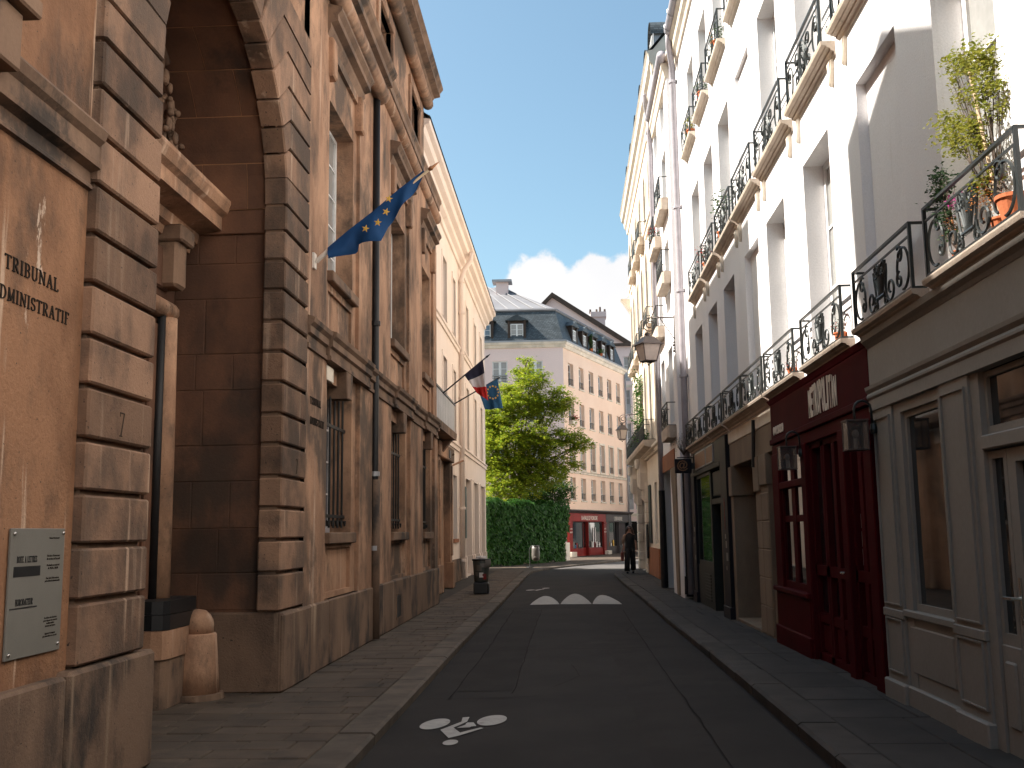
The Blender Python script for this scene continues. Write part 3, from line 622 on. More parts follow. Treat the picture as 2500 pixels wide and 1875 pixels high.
# back wall, door leaves and door surround
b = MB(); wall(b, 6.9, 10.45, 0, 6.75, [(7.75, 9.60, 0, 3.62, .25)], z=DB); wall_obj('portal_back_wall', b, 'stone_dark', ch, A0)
door = obj('double_door', MB().box(7.75, 9.6, 0, 3.62, DB-.26, DB-.2), 'doorwood', ch, A0)
for x in (7.82, 8.72):
    for y0, y1 in ((.2, 1.3), (1.45, 2.5), (2.65, 3.5)): obj('door_panel', MB().cbox(x, x+.8, y0, y1, DB-.21, DB-.165, .02), 'doorwood', door, A0)
for x in (7.72, 9.62):   # jambs
    obj('door_jamb', MB().cbox(x-.14, x+.14, .95, 3.66, DB-.02, DB+.10, .02).cbox(x-.09, x+.09, .95, 3.62, DB+.1, DB+.14, .012), 'stone_dark', ch, A0)
    sx = 1 if x > 8.6 else -1
    col = obj('engaged_column', MB().lathe([(.115, .96), (.112, 2.4), (.10, 3.7)], (x+sx*.24, DB+.16), 16, axis='y'), 'stone', ch, A0, smooth=True)
    obj('door_pipe', MB().lathe([(.045, .95), (.045, 3.8)], (x+sx*.10, DB+.16), 8, axis='y'), 'pipedark', ch, A0, smooth=True)
    q = [(x-.26, DB), (x+sx*.0-.26 if sx > 0 else x+.26, DB+.28), (x+.26, DB+.28)]
    pts = [(x-.28, -DB)]
    def rb(w, d): # rounded plinth outline in (x, z)
        return [(x-w, DB-.05), (x-w, DB+d-.12), (x-w+.04, DB+d-.03), (x-w+.13, DB+d), (x+w-.13, DB+d), (x+w-.04, DB+d-.03), (x+w, DB+d-.12), (x+w, DB-.05)]
    def vert(poly, y0, y1):
        bb = MB(); n = len(poly); return bb.add([(px, y0, pz) for px, pz in poly]+[(px, y1, pz) for px, pz in poly], [tuple(range(n)), tuple(range(2*n-1, n-1, -1))]+[(i, (i+1) % n, n+(i+1) % n, n+i) for i in range(n)])
    xo = x; x = xo+sx*.13
    obj('column_base', vert(rb(.44, .44), 0, .44), 'plinth', ch, A0); obj('column_base', vert(rb(.46, .46), .445, .70), 'stone', ch, A0)
    obj('iron_guard', vert(rb(.465, .465), .705, .84), 'black', ch, A0); obj('iron_guard', vert(rb(.46, .46), .845, .965), 'black', ch, A0)
    x = xo
    obj('console', MB().cbox(x-.12+sx*.2, x+.16+sx*.2, 4.0, 4.55, DB, DB+.30, .03).cbox(x-.16+sx*.2, x+.2+sx*.2, 4.45, 4.62, DB, DB+.36, .02), 'mould', ch, A0)
b = MB(); b.tube([(7.4, 3.78, DB+.14), (9.98, 3.78, DB+.14)], .10, 10); obj('torus_moulding', b, 'stone', ch, A0, smooth=True)
obj('frieze', MB().cbox(7.45, 9.95, 3.9, 4.5, DB-.02, DB+.12, .015).cbox(7.5, 9.9, 3.98, 4.4, DB+.10, DB+.16, .02), 'stone_dark', ch, A0)
band(LF, ch, 'door_cornice', 7.05, 10.40, [(DB, 4.50), (DB+.16, 4.52), (DB+.18, 4.60), (DB+.24, 4.62), (DB+.26, 4.72), (DB+.50, 4.76), (DB+.50, 4.90), (DB+.56, 4.94), (DB+.60, 5.03), (DB+.60, 5.07), (DB, 5.14)], 'stone')
# carved relief in the tympanum: garlands of leaves and fruit, ribbon and volutes
b = MB(); rr = random.Random(5)
for sx in (1, -1):
    for i in range(90):
        t = i/90; cx = AC+sx*(.55+.72*math.sin(t*2.0)*(1-.15*t)); cy = 6.15-1.02*t; sp = .05+.16*math.sin(math.pi*min(1, t*1.05))
        p = (cx+rr.gauss(0, sp*.5), cy+rr.gauss(0, .05), DB+.08+rr.uniform(0, .14)); a = rr.uniform(.035, .06)
        if rr.random() < .55: b.ball(p, (a*1.0, a*1.7, a*.7), 6, 4)
        else: b.ball(p, a*.8, 6, 4)
    sc = spiral(AC+sx*.75, 6.28, .24, .05, 90, 1.4*sx, 22); b.tube([(x, y, DB+.12) for x, y in sc], .045, 6)
    b.tube([(AC+sx*.1, 6.55, DB+.1), (AC+sx*.6, 6.52, DB+.14), (AC+sx*.98, 6.3, DB+.14)], .05, 6)
for i in range(60):
    t = rr.uniform(0, math.pi); r = rr.uniform(0, .42); b.ball((AC+r*math.cos(2*t)*1.0, 5.62+r*math.sin(2*t)*1.2, DB+.08+rr.uniform(0, .08)), rr.uniform(.04, .08), 6, 4)
obj('carved_relief', b, 'mould', ch, A0, smooth=True)
# ---- main facade east of the portal
W = [(12.57, 14.05), (17.2, 18.75), (20.95, 22.25)]; YL = (1.57, 3.45); YU = (4.85, 7.15); XE = 23.05
b = MB(); bays = [(a-.27, c+.27, .77, 3.66, .06) for a, c in W]
wall(b, 11.30, XE, .77, 3.70, bays, z=0); ub = [(a-.24, c+.24, 4.05, 7.75, .05) for a, c in W]
wall(b, 11.30, XE, 3.70, 8.75, ub, z=-.02)
for (a, c), (p, q) in zip(W, [(x[0], x[1]) for x in bays]): wall(b, p, q, .77, 3.66, [(a, c, *YL, .40), (a+.03, c-.03, .84, 1.38, .05)], z=-.06)
for (a, c), (p, q) in zip(W, [(x[0], x[1]) for x in ub]): wall(b, p, q, 4.05, 7.75, [(a, c, *YU, .42), (a+.03, c-.03, 4.12, 4.62, .04)], z=-.07)
wall_obj('wall', b, 'stone', ch, A0, label='weathered street facade with barred windows')
for a, c in W:
    obj('recessed_panel', MB().quad((a+.02, .83, -.108), (c-.02, .83, -.108), (c-.02, 1.39, -.108), (a+.02, 1.39, -.108)), 'stone', ch, A0); obj('recessed_panel', MB().quad((a+.02, 4.11, -.108), (c-.02, 4.11, -.108), (c-.02, 4.63, -.108), (a+.02, 4.63, -.108)), 'stone', ch, A0)
b = MB(); wall(b, XE, XE+.001, .77, 8.75, [], z=0)
obj('end_wall', MB().box(XE-.02, XE, .77, 8.9, -.6, -.025), 'stone', ch, A0)
obj('plinth', MB().cbox(10.36, 11.48, 0, .77, -.22, .06, .022), 'plinth', ch, A0, label='worn plinth corner at the right portal pier')
for x0, x1 in ((11.485, 12.48), (12.485, 15.64), (15.70, XE)):
    obj('plinth', MB().cbox(x0, x1, 0, .77 if x0 < 15 else .78, -.3, .028 if x0 < 15 else .034, .02), 'plinth', ch, A0)
obj('air_vent', MB().box(17.3, 17.75, .16, .52, .02, .036), 'black', ch, A0); obj('air_vent_frame', MB().box(17.27, 17.3, .13, .55, .03, .042).box(17.75, 17.78, .13, .55, .03, .042).box(17.3, 17.75, .52, .55, .03, .042).box(17.3, 17.75, .13, .16, .03, .042), 'stone', ch, A0)
for i, (a, c) in enumerate(W):
    obj('window_sill', MB().cbox(a-.04, c+.05, 1.43, 1.57, -.40, .015, .012), 'mould', ch, A0); obj('window_sill', MB().cbox(a-.05, c+.06, 4.72, 4.86, -.42, .02, .012), 'mould', ch, A0)
    window(ch, LF, a, c, *YL, -.38, 2, 4, fm='frame_lilac'); window(ch, LF, a, c, *YU, -.34, 2, 5, gm='glass_pale', mid=.09)
    grille = MB(); 
    for k in range(6):
        x = a+.12+(c-a-.24)*k/5; grille.tube([(x, 1.63, -.16), (x, 3.40, -.16)], .016, 6)
    for y in (1.78, 2.95): grille.box(a, c, y-.02, y+.02, -.175, -.145)
    for k in range(6):
        x = a+.12+(c-a-.24)*k/5; grille.tube([(x+dx, 1.72-dy, -.12) for dx, dy in ((-.05, 0), (0, .06), (.05, 0))], .012, 5)
    obj('window_grille', grille, 'ironbar', ch, A0)
    m_ = (a+c)/2; obj('keystone', MB().prism([(m_-.13, 3.30), (m_+.13, 3.30), (m_+.21, 3.70), (m_-.21, 3.70)], -.2, .07, .012), 'mould', ch, A0)
    # hood with consoles over the upper window
    band(LF, ch, 'window_hood', a-.36, c+.36, [(-.07, 7.86), (-.02, 7.88), (.02, 7.97), (.02, 8.03), (.11, 8.06), (.11, 8.14), (.16, 8.20), (.16, 8.24), (-.07, 8.30)], 'mould')
    for x in (a-.18, c+.18): obj('hood_console', MB().prism([(x-.10, 7.35), (x+.10, 7.35), (x+.12, 7.86), (x-.12, 7.86)], -.07, .05, .02), 'stone', ch, A0)
# string course between storeys, stepping forward over each bay
prof = lambda o: [(-.03, 3.64), (.03+o, 3.65), (.03+o, 3.70), (.012+o, 3.71), (.012+o, 3.80), (.05+o, 3.82), (.05+o, 3.90), (.09+o, 3.94), (.10+o, 3.99), (-.03, 4.04)]
xs = [11.28, 12.2, 14.75, 17.0, 19.05, 20.75, 22.5, XE]
for i in range(len(xs)-1): band(LF, ch, 'string_course', xs[i]+.001*i, xs[i+1], prof(.045 if i % 2 else 0), 'mould')
obj('number_plaque', MB().cbox(12.28, 12.62, 3.42, 3.60, -.05, .012, .006), 'whitestone', ch, A0)
# rain pipe in the corner between pavilion and wing
b = MB(); b.tube([(15.32, .8, .03), (15.32, 2.5, .03), (15.32, 8.4, .03)], .055, 10); pipe = obj('rain_pipe', b, 'pipedark', ch, A0, smooth=True)
for y in (1.3, 2.4, 4.7, 6.2): obj('pipe_collar', MB().lathe([(.075, y), (.075, y+.07)], (15.32, .03), 10, axis='y'), 'zinc' if y < 3 else 'pipedark', pipe, A0)
obj('cast_shoe', MB().lathe([(.07, .02), (.06, 2.35)], (15.32, .045), 10, axis='y'), 'plinth', pipe, A0, smooth=True)
# cornice: forward over the portal pavilion, shallower along the wing
def torus(x0, x1, y, z, r, m='stone'):
    obj('torus_moulding', MB().tube([(x0, y, z), (x1, y, z)], r, 10), m, ch, A0, smooth=True)
torus(-14, 15.5, 8.47, .07, .14)
band(LF, ch, 'cornice', -14, 15.55, [(-.25, 8.40), (.12, 8.58), (.15, 8.62), (.24, 8.64), (.24, 8.74), (.30, 8.80), (.32, 8.85), (-.25, 8.92)], 'mould')
torus(15.55, 23.1, 8.80, -.03, .13)
band(LF, ch, 'cornice', 15.56, 23.12, [(-.5, 8.70), (-.02, 8.92), (.0, 8.98), (.06, 9.0), (.06, 9.12), (.10, 9.18), (.10, 9.24), (-.5, 9.30)], 'mould')
# attic storey of the wing
ZA = -.31; aw = [(17.2, 18.5), (20.9, 22.1)]
b = MB(); wall(b, 15.5, XE, 9.2, 11.8, [(p, q, 9.45, 11.1, .3) for p, q in aw], z=ZA); b.quad((15.5, 9, ZA), (15.5, 11.8, ZA), (15.5, 11.8, -9), (15.5, 9, -9)); b.quad((XE, 8.7, ZA), (XE, 8.7, -9), (XE, 11.8, -9), (XE, 11.8, ZA))
wall_obj('attic_wall', b, 'stone', ch, A0)
for p, q in aw:
    window(ch, LF, p, q, 9.45, 11.1, ZA-.27, 2, 3, fm='frame_lilac'); obj('window_surround', MB().cbox(p-.2, p, 9.3, 11.1, ZA-.1, ZA+.05, .01).cbox(q, q+.2, 9.3, 11.1, ZA-.1, ZA+.05, .01).cbox(p-.2, q+.2, 11.1, 11.3, ZA-.1, ZA+.06, .01), 'stone', ch, A0)
torus(15.4, XE+.05, 11.62, ZA+.10, .13)
band(LF, ch, 'attic_cornice', 15.35, XE+.12, [(ZA-.2, 11.55), (ZA+.2, 11.74), (ZA+.24, 11.80), (ZA+.38, 11.83), (ZA+.38, 11.92), (ZA+.45, 12.0), (ZA+.45, 12.05), (ZA-.2, 12.12)], 'mould')
obj('attic_roof', MB().prism([(15.4, 11.9), (XE, 11.9), (XE, 12.0), (15.4, 12.0)], -9, ZA), 'slate', ch, A0)
b = MB(); b.quad((15.5, 11.95, -.1), (XE, 11.95, -.1), (XE, 14.2, -4.5), (15.5, 14.2, -4.5)).quad((15.5, 14.2, -4.5), (XE, 14.2, -4.5), (XE, 11.9, -9), (15.5, 11.9, -9)); obj('roof', b, 'slate', ch, A0)
b = MB(); b.quad((-14, 8.9, .1), (15.5, 8.9, .1), (15.5, 11.3, -4.5), (-14, 11.3, -4.5)).quad((-14, 11.3, -4.5), (15.5, 11.3, -4.5), (15.5, 8.4, -9), (-14, 8.4, -9)); obj('roof', b, 'slate', ch, A0)
# gabled stone dormer over the portal: it throws the gabled shadow on the house opposite
obj('dormer', MB().box(7.62, 9.85, 8.9, 11.30, -1.6, -.12).add([(7.5, 11.3, -1.6), (9.97, 11.3, -1.6), (8.74, 11.88, -1.6), (7.5, 11.3, -.06), (9.97, 11.3, -.06), (8.74, 11.88, -.06)], [(0, 2, 1), (3, 4, 5), (0, 1, 4, 3), (1, 2, 5, 4), (2, 0, 3, 5)]), 'stone', ch, A0)
# carved lettering
def carved(txt, h, x_end, y, z, fr, parent, m='letter', sx=1.0, th=.13):
    bb, w = roman(txt, h, thick=th, thin=th*.55, space=.16, depth=.006, sx=sx); return obj('carved_lettering', bb, m, parent, fr.at(x_end-w, y, z), label=None)
carved('TRIBUNAL', .078, 5.76, 2.978, -.05, LF, ch, sx=1.22); carved('ADMINISTRATIF', .074, 5.90, 2.808, -.05, LF, ch, sx=1.16)
carved('TRIBUNAL', .085, 12.02, 3.03, 0, LF, ch, sx=1.0); carved('ADMINISTRATIF', .085, 12.18, 2.80, 0, LF, ch, sx=.82)
for x, y in ((6.50, 2.2), (10.86, 2.2)):
    b = MB(); b.tube([(x, y+.15, .020), (x+.06, y+.15, .020)], .005, 5).tube([(x+.06, y+.15, .020), (x+.02, y, .020)], .006, 5).tube([(x, y+.15, .020), (x, y+.125, .020)], .004, 5).tube([(x, y, .020), (x+.04, y, .020)], .004, 5)
    obj('house_number', b, 'letter_faint', ch, A0)
# ---- things on and by it
lp = thing('letter_box_plate', (XL-.04, 5.65, .92), 'grey metal letter-box plate with black lettering screwed to the stone wall', 'plate')
PZ = -.03; kx = lambda x: x*.959; ky = lambda y: 1.55+(y-1.55)*.959
obj('plate', MB().cbox(kx(5.58), kx(6.19), ky(.885), ky(1.605), -.045, PZ, .003), 'steelplate', lp, A0)
obj('letter_slot', MB().box(kx(5.62), kx(5.91), ky(1.335), ky(1.392), PZ-.01, PZ+.002), 'black', lp, A0); obj('slot_rule', MB().box(kx(5.60), kx(5.89), ky(1.158), ky(1.165), PZ, PZ+.002), 'black', lp, A0)
bb, w = roman('BOITE A LETTRES', .034, thick=.17, thin=.09, sx=.60, depth=.002); obj('printed_lettering', bb, 'black', lp, LF.at(kx(5.65), ky(1.413), PZ))
bb, w = roman('HORODATEUR', .034, thick=.17, thin=.09, sx=.66, depth=.002); obj('printed_lettering', bb, 'black', lp, LF.at(kx(5.655), ky(1.176), PZ))
for y, s, tx in ((1.545, .013, 'Tribunal Administratif'), (1.44, .017, "Horaires d'ouverture\ndu service de l'accueil"), (1.385, .017, 'Du lundi au vendredi\nde 9h30 a 16h30'), (1.31, .015, "Pour plus d'informations\nparis.tribunal-administratif.fr"), (1.08, .015, 'En dehors des horaires\npour deposer un courrier\nveuillez utiliser\nla boite aux lettres'), (.99, .015, 'Apposer le tampon\npuis introduire le courrier')):
    put('printed_lettering', text_mesh('small_print', tx, s, 'letter', .0008), lp, LF.at(kx(6.06), ky(y), PZ+.001))
for x, y in ((5.61, 1.575), (6.165, 1.578), (5.61, .915), (6.155, .925)): obj('screw', MB().ball((kx(x), ky(y), PZ+.003), (.012, .012, .008), 8, 5), 'screw', lp, A0, smooth=True)
bo = thing('stone_bollard', (-3.63, 10.06, 0), 'round-topped stone wheel guard standing in the portal corner', 'bollard')
obj('base', MB().lathe([(.27, 0), (.26, .05), (.23, .055)], (-3.63, 10.06), 20), 'plinth', bo); obj('shaft', MB().lathe([(.225, .05), (.205, .30), (.185, .60), (.175, .615)], (-3.63, 10.06), 22), 'stone', bo, smooth=True)
obj('dome', MB().lathe([(.155, .61), (.155, .70), (.147, .74), (.12, .79), (.075, .83), (.0, .845)], (-3.63, 10.06), 22), 'stone', bo, smooth=True)
# ------------------------------------------------------------------ flags
def star_poly(cx, cy, r, rot=0): return [(cx+(r if i % 2 == 0 else r*.40)*math.sin(R(rot+36*i)), cy+(r if i % 2 == 0 else r*.40)*math.cos(R(rot+36*i))) for i in range(10)]
def cloth(top, bot, ny, nt, wave):
    """grid between two measured edges (X, Z in the flag's plane); wave(s,t) pushes it along Y"""
    def pl(P, s):
        L_ = [0]
        for a, b in zip(P, P[1:]): L_.append(L_[-1]+math.dist(a, b))
        d = s*L_[-1]
        for i in range(len(P)-1):
            if d <= L_[i+1]+1e-9:
                t = (d-L_[i])/(L_[i+1]-L_[i] or 1); return (P[i][0]+(P[i+1][0]-P[i][0])*t, P[i][1]+(P[i+1][1]-P[i][1])*t)
        return P[-1]
    return lambda s, t: (lambda a, b: (a[0]+(b[0]-a[0])*t, wave(s, t), a[1]+(b[1]-a[1])*t))(pl(top, s), pl(bot, s))
def grid(fn, s0, s1, t0, t1, ns, nt):
    b = MB()
    for i in range(ns+1):
        for j in range(nt+1): b.v.append(fn(s0+(s1-s0)*i/ns, t0+(t1-t0)*j/nt))
    b.f = [(i*(nt+1)+j, (i+1)*(nt+1)+j, (i+1)*(nt+1)+j+1, i*(nt+1)+j+1) for i in range(ns) for j in range(nt)]
    return b
def pix(u, v, Y):        # a point of the photograph carried into the plane at distance Y
    d = Fv*2508 + Rv*(u-1250) + Uv*(937.5-v); t = Y/d.y; return (d.x*t, 1.55+d.z*t)
YF = 11.62
r4 = lambda a, b: pix(600+a*.3918, b*.3918, YF)
base = (XL+.02, r4(440, 1620)[1]); tip = r4(1165, 1040)
f1 = thing('flag', (XL+.02, YF, 4.7), 'blue flag with yellow stars hanging along its slanted pole on the courthouse', 'flag', 'flags on the left side of the street')
pdir = Vector((tip[0]-base[0], 0, tip[1]-base[1])); bp = Vector((base[0], YF, base[1]))
obj('pole', MB().tube([bp, bp+pdir], .016, 8), 'wood', f1, smooth=True)
obj('finial', MB().tube([bp+pdir*.965, bp+pdir*.985, bp+pdir*1.0, bp+pdir*1.06], [.018, .03, .02, .002], 8), 'brass', f1, smooth=True)
obj('bracket', MB().cbox(XL-.03, XL+.012, YF-.05, YF+.05, base[1]-.11, base[1]+.08, .006).tube([bp+Vector((.0, 0, -.02)), bp+pdir*.10], .028, 8), 'signwhite', f1)
top = [r4(*p) for p in ((512, 1548), (640, 1440), (790, 1325), (960, 1180), (1110, 1066))]
bot = [r4(*p) for p in ((528, 1622), (600, 1602), (692, 1572), (708, 1524), (785, 1510), (842, 1500), (885, 1400), (960, 1305), (1060, 1172), (1112, 1068))]
w1 = lambda s, t: YF-.03-.07*math.sin(t*2.6+s*3)*t-.05*t*math.sin(s*17+t*2)-.02*math.sin(s*31+t*5)*t
c1 = cloth(top, bot, 30, 10, w1)
obj('cloth', grid(c1, 0, 1, 0, 1, 44, 12), 'bluecloth', f1, smooth=True)
def stars_on(parent, centers, Y, r, yoff, m='star'):
    for (cx, cz), rot in centers:
        p = star_poly(cx, cz, r, rot); b = MB(); n = len(p); b.v = [(cx, Y+yoff-.004, cz)]+[(x, Y+yoff, z) for x, z in p]; b.f = [(0, 1+i, 1+(i+1) % n) for i in range(n)]
        obj('star', b, m, parent)
stars_on(f1, [(r4(910, 1272), 12), (r4(893, 1352), 20), (r4(842, 1418), 8), (r4(767, 1455), 14)], YF, r4(925, 0)[0]-r4(910-10, 0)[0]+.0, -.20)
def flag2(name, Y, pb, pt, H0, H1, B0, B1, label):
    q = lambda a, b: pix(1040+a*.217, 860+b*.217, Y)
    f = thing('flag', (XL, Y, 4.8), label, 'flag', 'flags on the left side of the street')
    a, e = q(*pb), q(*pt); A_ = Vector((a[0], Y, a[1])); E_ = Vector((e[0], Y, e[1]))
    obj('pole', MB().tube([A_, E_], .018, 6), 'black', f, smooth=True); obj('finial', MB().tube([E_, E_+(E_-A_).normalized()*.12], [.03, .003], 6), 'black', f)
    return f, cloth([q(*H0), q(*H1)], [q(*B0), q(*B1)], 10, 10, lambda s, t: Y-.05-.09*t*math.sin(s*7+t*3)-.04*t*math.sin(s*15)), q
f2, c2, q2 = flag2('flag', 23.9, (190, 462), (680, 55), (432, 258), (642, 88), (575, 462), (702, 548), 'blue white and red striped flag flying from the balcony pole')
for k, m in enumerate(('navycloth', 'whitecloth', 'redcloth')): obj('stripe', grid(c2, 0, 1, k/3, (k+1)/3, 16, 6), m, f2, smooth=True)
f3, c3, q3 = flag2('flag', 26.6, (320, 580), (800, 300), (590, 425), (806, 303), (665, 645), (868, 632), 'blue flag with a ring of yellow stars behind the striped flag')
obj('cloth', grid(c3, 0, 1, 0, 1, 16, 10), 'bluecloth2', f3, smooth=True)
stars_on(f3, [(q3(758+62*math.sin(R(a)), 463-70*math.cos(R(a))), 0) for a in range(0, 360, 30)], 26.6, .036, -.19)

# ------------------------------------------------------------------ pink house
PF = Fr((-3.6, 0, 0), (0, 1)); P0 = PF.at(0, 0, 0)
pk = thing('pink_house', (-3.6, 34, 0), 'pink rendered house with cream downpipe between courthouse and tree', 'building')
g3 = [(24.4, 25.4), (26.9, 27.9), (29.6, 30.6), (32.3, 33.1), (36.5, 37.5), (39.7, 40.65), (42.5, 43.45)]; y3 = (7.9, 9.75); y2 = (4.5, 6.72)
gf = [(30.3, 30.95, 1.35, 3.36), (32.3, 33.45, 1.35, 3.36), (35.9, 38.1, .06, 3.44), (39.15, 41.15, .06, 3.45), (42.3, 44.25, .06, 3.45)]
b = MB(); wall(b, 23.1, 45.15, 0, 10.7, [(p, q, *y3) for p, q in g3]+[(p, q, *y2) for p, q in g3]+[(*o, .7 if o[2] < 1 else .3) for o in gf], z=0, depth=.28)
b.quad((45.15, 0, 0), (45.15, 0, -9), (45.15, 10.9, -9), (45.15, 10.9, 0)); wall_obj('wall', b, 'pink', pk, P0)
obj('building_core', MB().box(23.1, 45.1, 0, 10.8, -9, -.75), 'dark', pk, P0)
for p, q in g3:
    for (a, c) in (y3, y2):
        window(pk, PF, p, q, a, c, -.25, 2, 4, fm='trim', gm='glass_pale', mid=.08); obj('window_surround', MB().cbox(p-.15, p, a, c+.15, -.02, .03, .008).cbox(q, q+.15, a, c+.15, -.02, .03, .008).cbox(p, q, c, c+.15, -.02, .03, .008), 'pink', pk, P0)
        obj('guard_rail', MB().box(p, q, a+.55, a+.58, -.12, -.09).box(p, q, a+.08, a+.1, -.12, -.09), 'iron', pk, P0)
for o in gf:
    if o[2] > 1: window(pk, PF, *o, -.26, 1, 3, fm='ironbar'); obj('window_sill', MB().cbox(o[0]-.06, o[1]+.06, o[2]-.12, o[2], -.2, .05), 'terra_band', pk, P0)
    else:
        dd = obj('carriage_door', MB().box(o[0], o[1], .06, o[3], -.72, -.66), 'doorwood', pk, P0)
        for k in range(2):
            w = (o[1]-o[0])/2
            for y0, y1 in ((.3, 1.4), (1.55, 3.2)): obj('door_panel', MB().cbox(o[0]+w*k+.12, o[0]+w*(k+1)-.12, y0, y1, -.665, -.63, .02), 'doorwood', dd, P0)
        for x in (o[0]-.12, o[1]+.12): obj('pier', MB().cbox(x-.13, x+.13, 0, .72, -.3, .09, .012).cbox(x-.11, x+.11, .72, 3.5, -.3, .04, .01), 'pink', pk, P0)
for x0, x1 in ((28.3, 34.1),): obj('plinth', MB().cbox(x0, x1, 0, .71, -.2, .05, .012), 'plinth', pk, P0)
obj('green_board', MB().cbox(35.2, 35.62, 1.35, 3.1, .02, .10, .01), 'greenpanel', pk, P0)
obj('wall_plate', MB().cbox(31.45, 31.8, 2.1, 2.65, 0, .02, .004), 'black', pk, P0)
for x0, x1, y in ((23.1, 34.0, 7.65), (34.3, 45.2, 7.80), (30.2, 34.0, 4.31), (34.3, 45.2, 4.38)):
    band(PF, pk, 'string_course', x0, x1, [(-.05, y-.13), (.05, y-.12), (.05, y), (.09, y+.02), (.09, y+.07), (-.05, y+.10)], 'pink')
band(PF, pk, 'cornice', 23.05, 45.3, [(-.1, 10.55), (.06, 10.58), (.08, 10.72), (.20, 10.80), (.22, 10.92), (.36, 10.98), (.40, 11.12), (.50, 11.16), (.52, 11.26), (-.1, 11.34)], 'pink')
b = MB(); b.quad((23.05, 11.30, .54), (45.3, 11.30, .54), (45.3, 11.36, .50), (23.05, 11.36, .50)); 
b.quad((23.05, 11.33, .52), (45.3, 11.33, .52), (45.3, 13.1, -2.2), (23.05, 13.1, -2.2)).quad((23.05, 13.1, -2.2), (45.3, 13.1, -2.2), (45.3, 14, -9), (23.05, 14, -9)).quad((45.3, 11.33, .52), (45.3, 11.3, -9), (45.3, 14, -9), (45.3, 13.1, -2.2))
obj('roof', b, 'slate', pk, P0)
for x in (24.2, 26.2, 28.6, 31.0, 33.2, 36.4, 39.4, 42.2):
    dm = obj('dormer', MB().box(x-.45, x+.45, 11.3, 11.85, -1.0, .16), 'zinc', pk, P0); obj('dormer_roof', MB().box(x-.52, x+.52, 11.85, 11.93, -1.05, .22), 'slate', dm, P0)
b = MB(); b.tube([(34.15, 0.05, .10), (34.15, 10.1, .10), (34.15, 10.45, .20), (34.15, 10.75, .42), (34.15, 11.05, .46)], .085, 10); pp = obj('downpipe', b, 'pink', pk, P0, smooth=True)
for y in (.6, 2.3, 3.9, 6.0, 7.5, 8.9, 10.0): obj('pipe_collar', MB().lathe([(.115, y), (.115, y+.08)], (34.15, .10), 10, axis='y'), 'pink', pp, P0)
# stone doorway under the flag balcony
for x in (26.9, 29.6): obj('door_pilaster', MB().cbox(x-.28, x+.28, 0, .72, -.1, .32, .015).cbox(x-.24, x+.24, .72, 3.6, -.1, .24, .01).cbox(x-.12, x+.12, .9, 3.45, .2, .28, .01), 'stone', pk, P0)
obj('door_lintel', MB().cbox(26.55, 29.95, 3.55, 3.95, -.1, .3, .02), 'stone', pk, P0); obj('house_plate', MB().cbox(28.6, 28.95, 3.62, 3.84, .29, .315, .005), 'black', pk, P0)
obj('stone_wall', MB().box(23.1, 29.3, 0, 3.6, -.1, .06), 'stone', pk, P0)
bal = obj('balcony', MB().prism([(23.3, 4.0), (27.5, 4.0), (27.7, 4.12), (27.7, 4.20), (23.3, 4.20)], .0, .62), 'mould', pk, P0)
for x in (23.7, 27.2): obj('bracket', MB().add([(x-.14, 3.3, 0), (x+.14, 3.3, 0), (x+.14, 4.0, 0), (x-.14, 4.0, 0), (x-.14, 4.0, .55), (x+.14, 4.0, .55)], [(0, 1, 2, 3), (0, 4, 5, 1), (3, 2, 5, 4), (0, 3, 4), (1, 5, 2)]), 'mould', bal, P0)
for k in range(12): obj('guard_panel', MB().box(23.4+.345*k, 23.4+.345*k+.33, 4.22, 4.95, .56, .575), 'greenpanel' if False else 'zinc', bal, P0)
obj('handrail', MB().box(23.35, 27.6, 4.95, 5.0, .54, .60), 'iron', bal, P0)
for x in (29.3, 32.0): obj('wall_lamp_arm', MB().tube([(x, 3.62, 0), (x+.1, 3.78, .35)], .03, 6), 'stone', pk, P0)

# ------------------------------------------------------------------ garden wall with ivy, tree
GA, GB = Vector((-3.72, 46.7)), Vector((-.20, 54.6)); gd = (GB-GA).normalized(); GF = Fr((GA.x, GA.y, 0), gd); GL_ = (GB-GA).length
gw = thing('garden_wall', ((GA.x+GB.x)/2, (GA.y+GB.y)/2, 0), 'low garden wall wholly hidden by a curtain of hanging ivy', 'wall')
obj('masonry', MB().box(-.4, GL_, 0, 2.72, -.4, 0), 'beige', gw, GF.at(0, 0, 0))
rnd = random.Random(21); b = MB()
for i in range(15000):
    x = rnd.uniform(-.5, GL_-.02-(.0)); y = rnd.random()**.9*2.95
    if x > GL_-.62 and y < 1.0 - 1.4*(GL_-x-.62): continue
    thick = .13+.025*math.sin(x*3.1+math.sin(y*2.3)*2.4)+.025*math.sin(x*6.3+y*5.1)*math.sin(y*3.7-x)
    yy = y+.12*math.sin(x*2.2); p = Vector((x, yy, .04+abs(thick)+rnd.uniform(-.03, .13))); s = rnd.uniform(.06, .14); t = rnd.uniform(-1.2, 1.2)
    # ivy leaf hanging, tip down, shingled outward
    w_ = rnd.uniform(-.06, .06); b.add([p+Vector((-s*.5, t*s*.25, w_)), p+Vector((t*s*.35, -s*1.0, rnd.uniform(-.01, .09))), p+Vector((s*.5, -t*s*.25, -w_)), p+Vector((0, s*.32, -.03))], [(0, 1, 2, 3)])
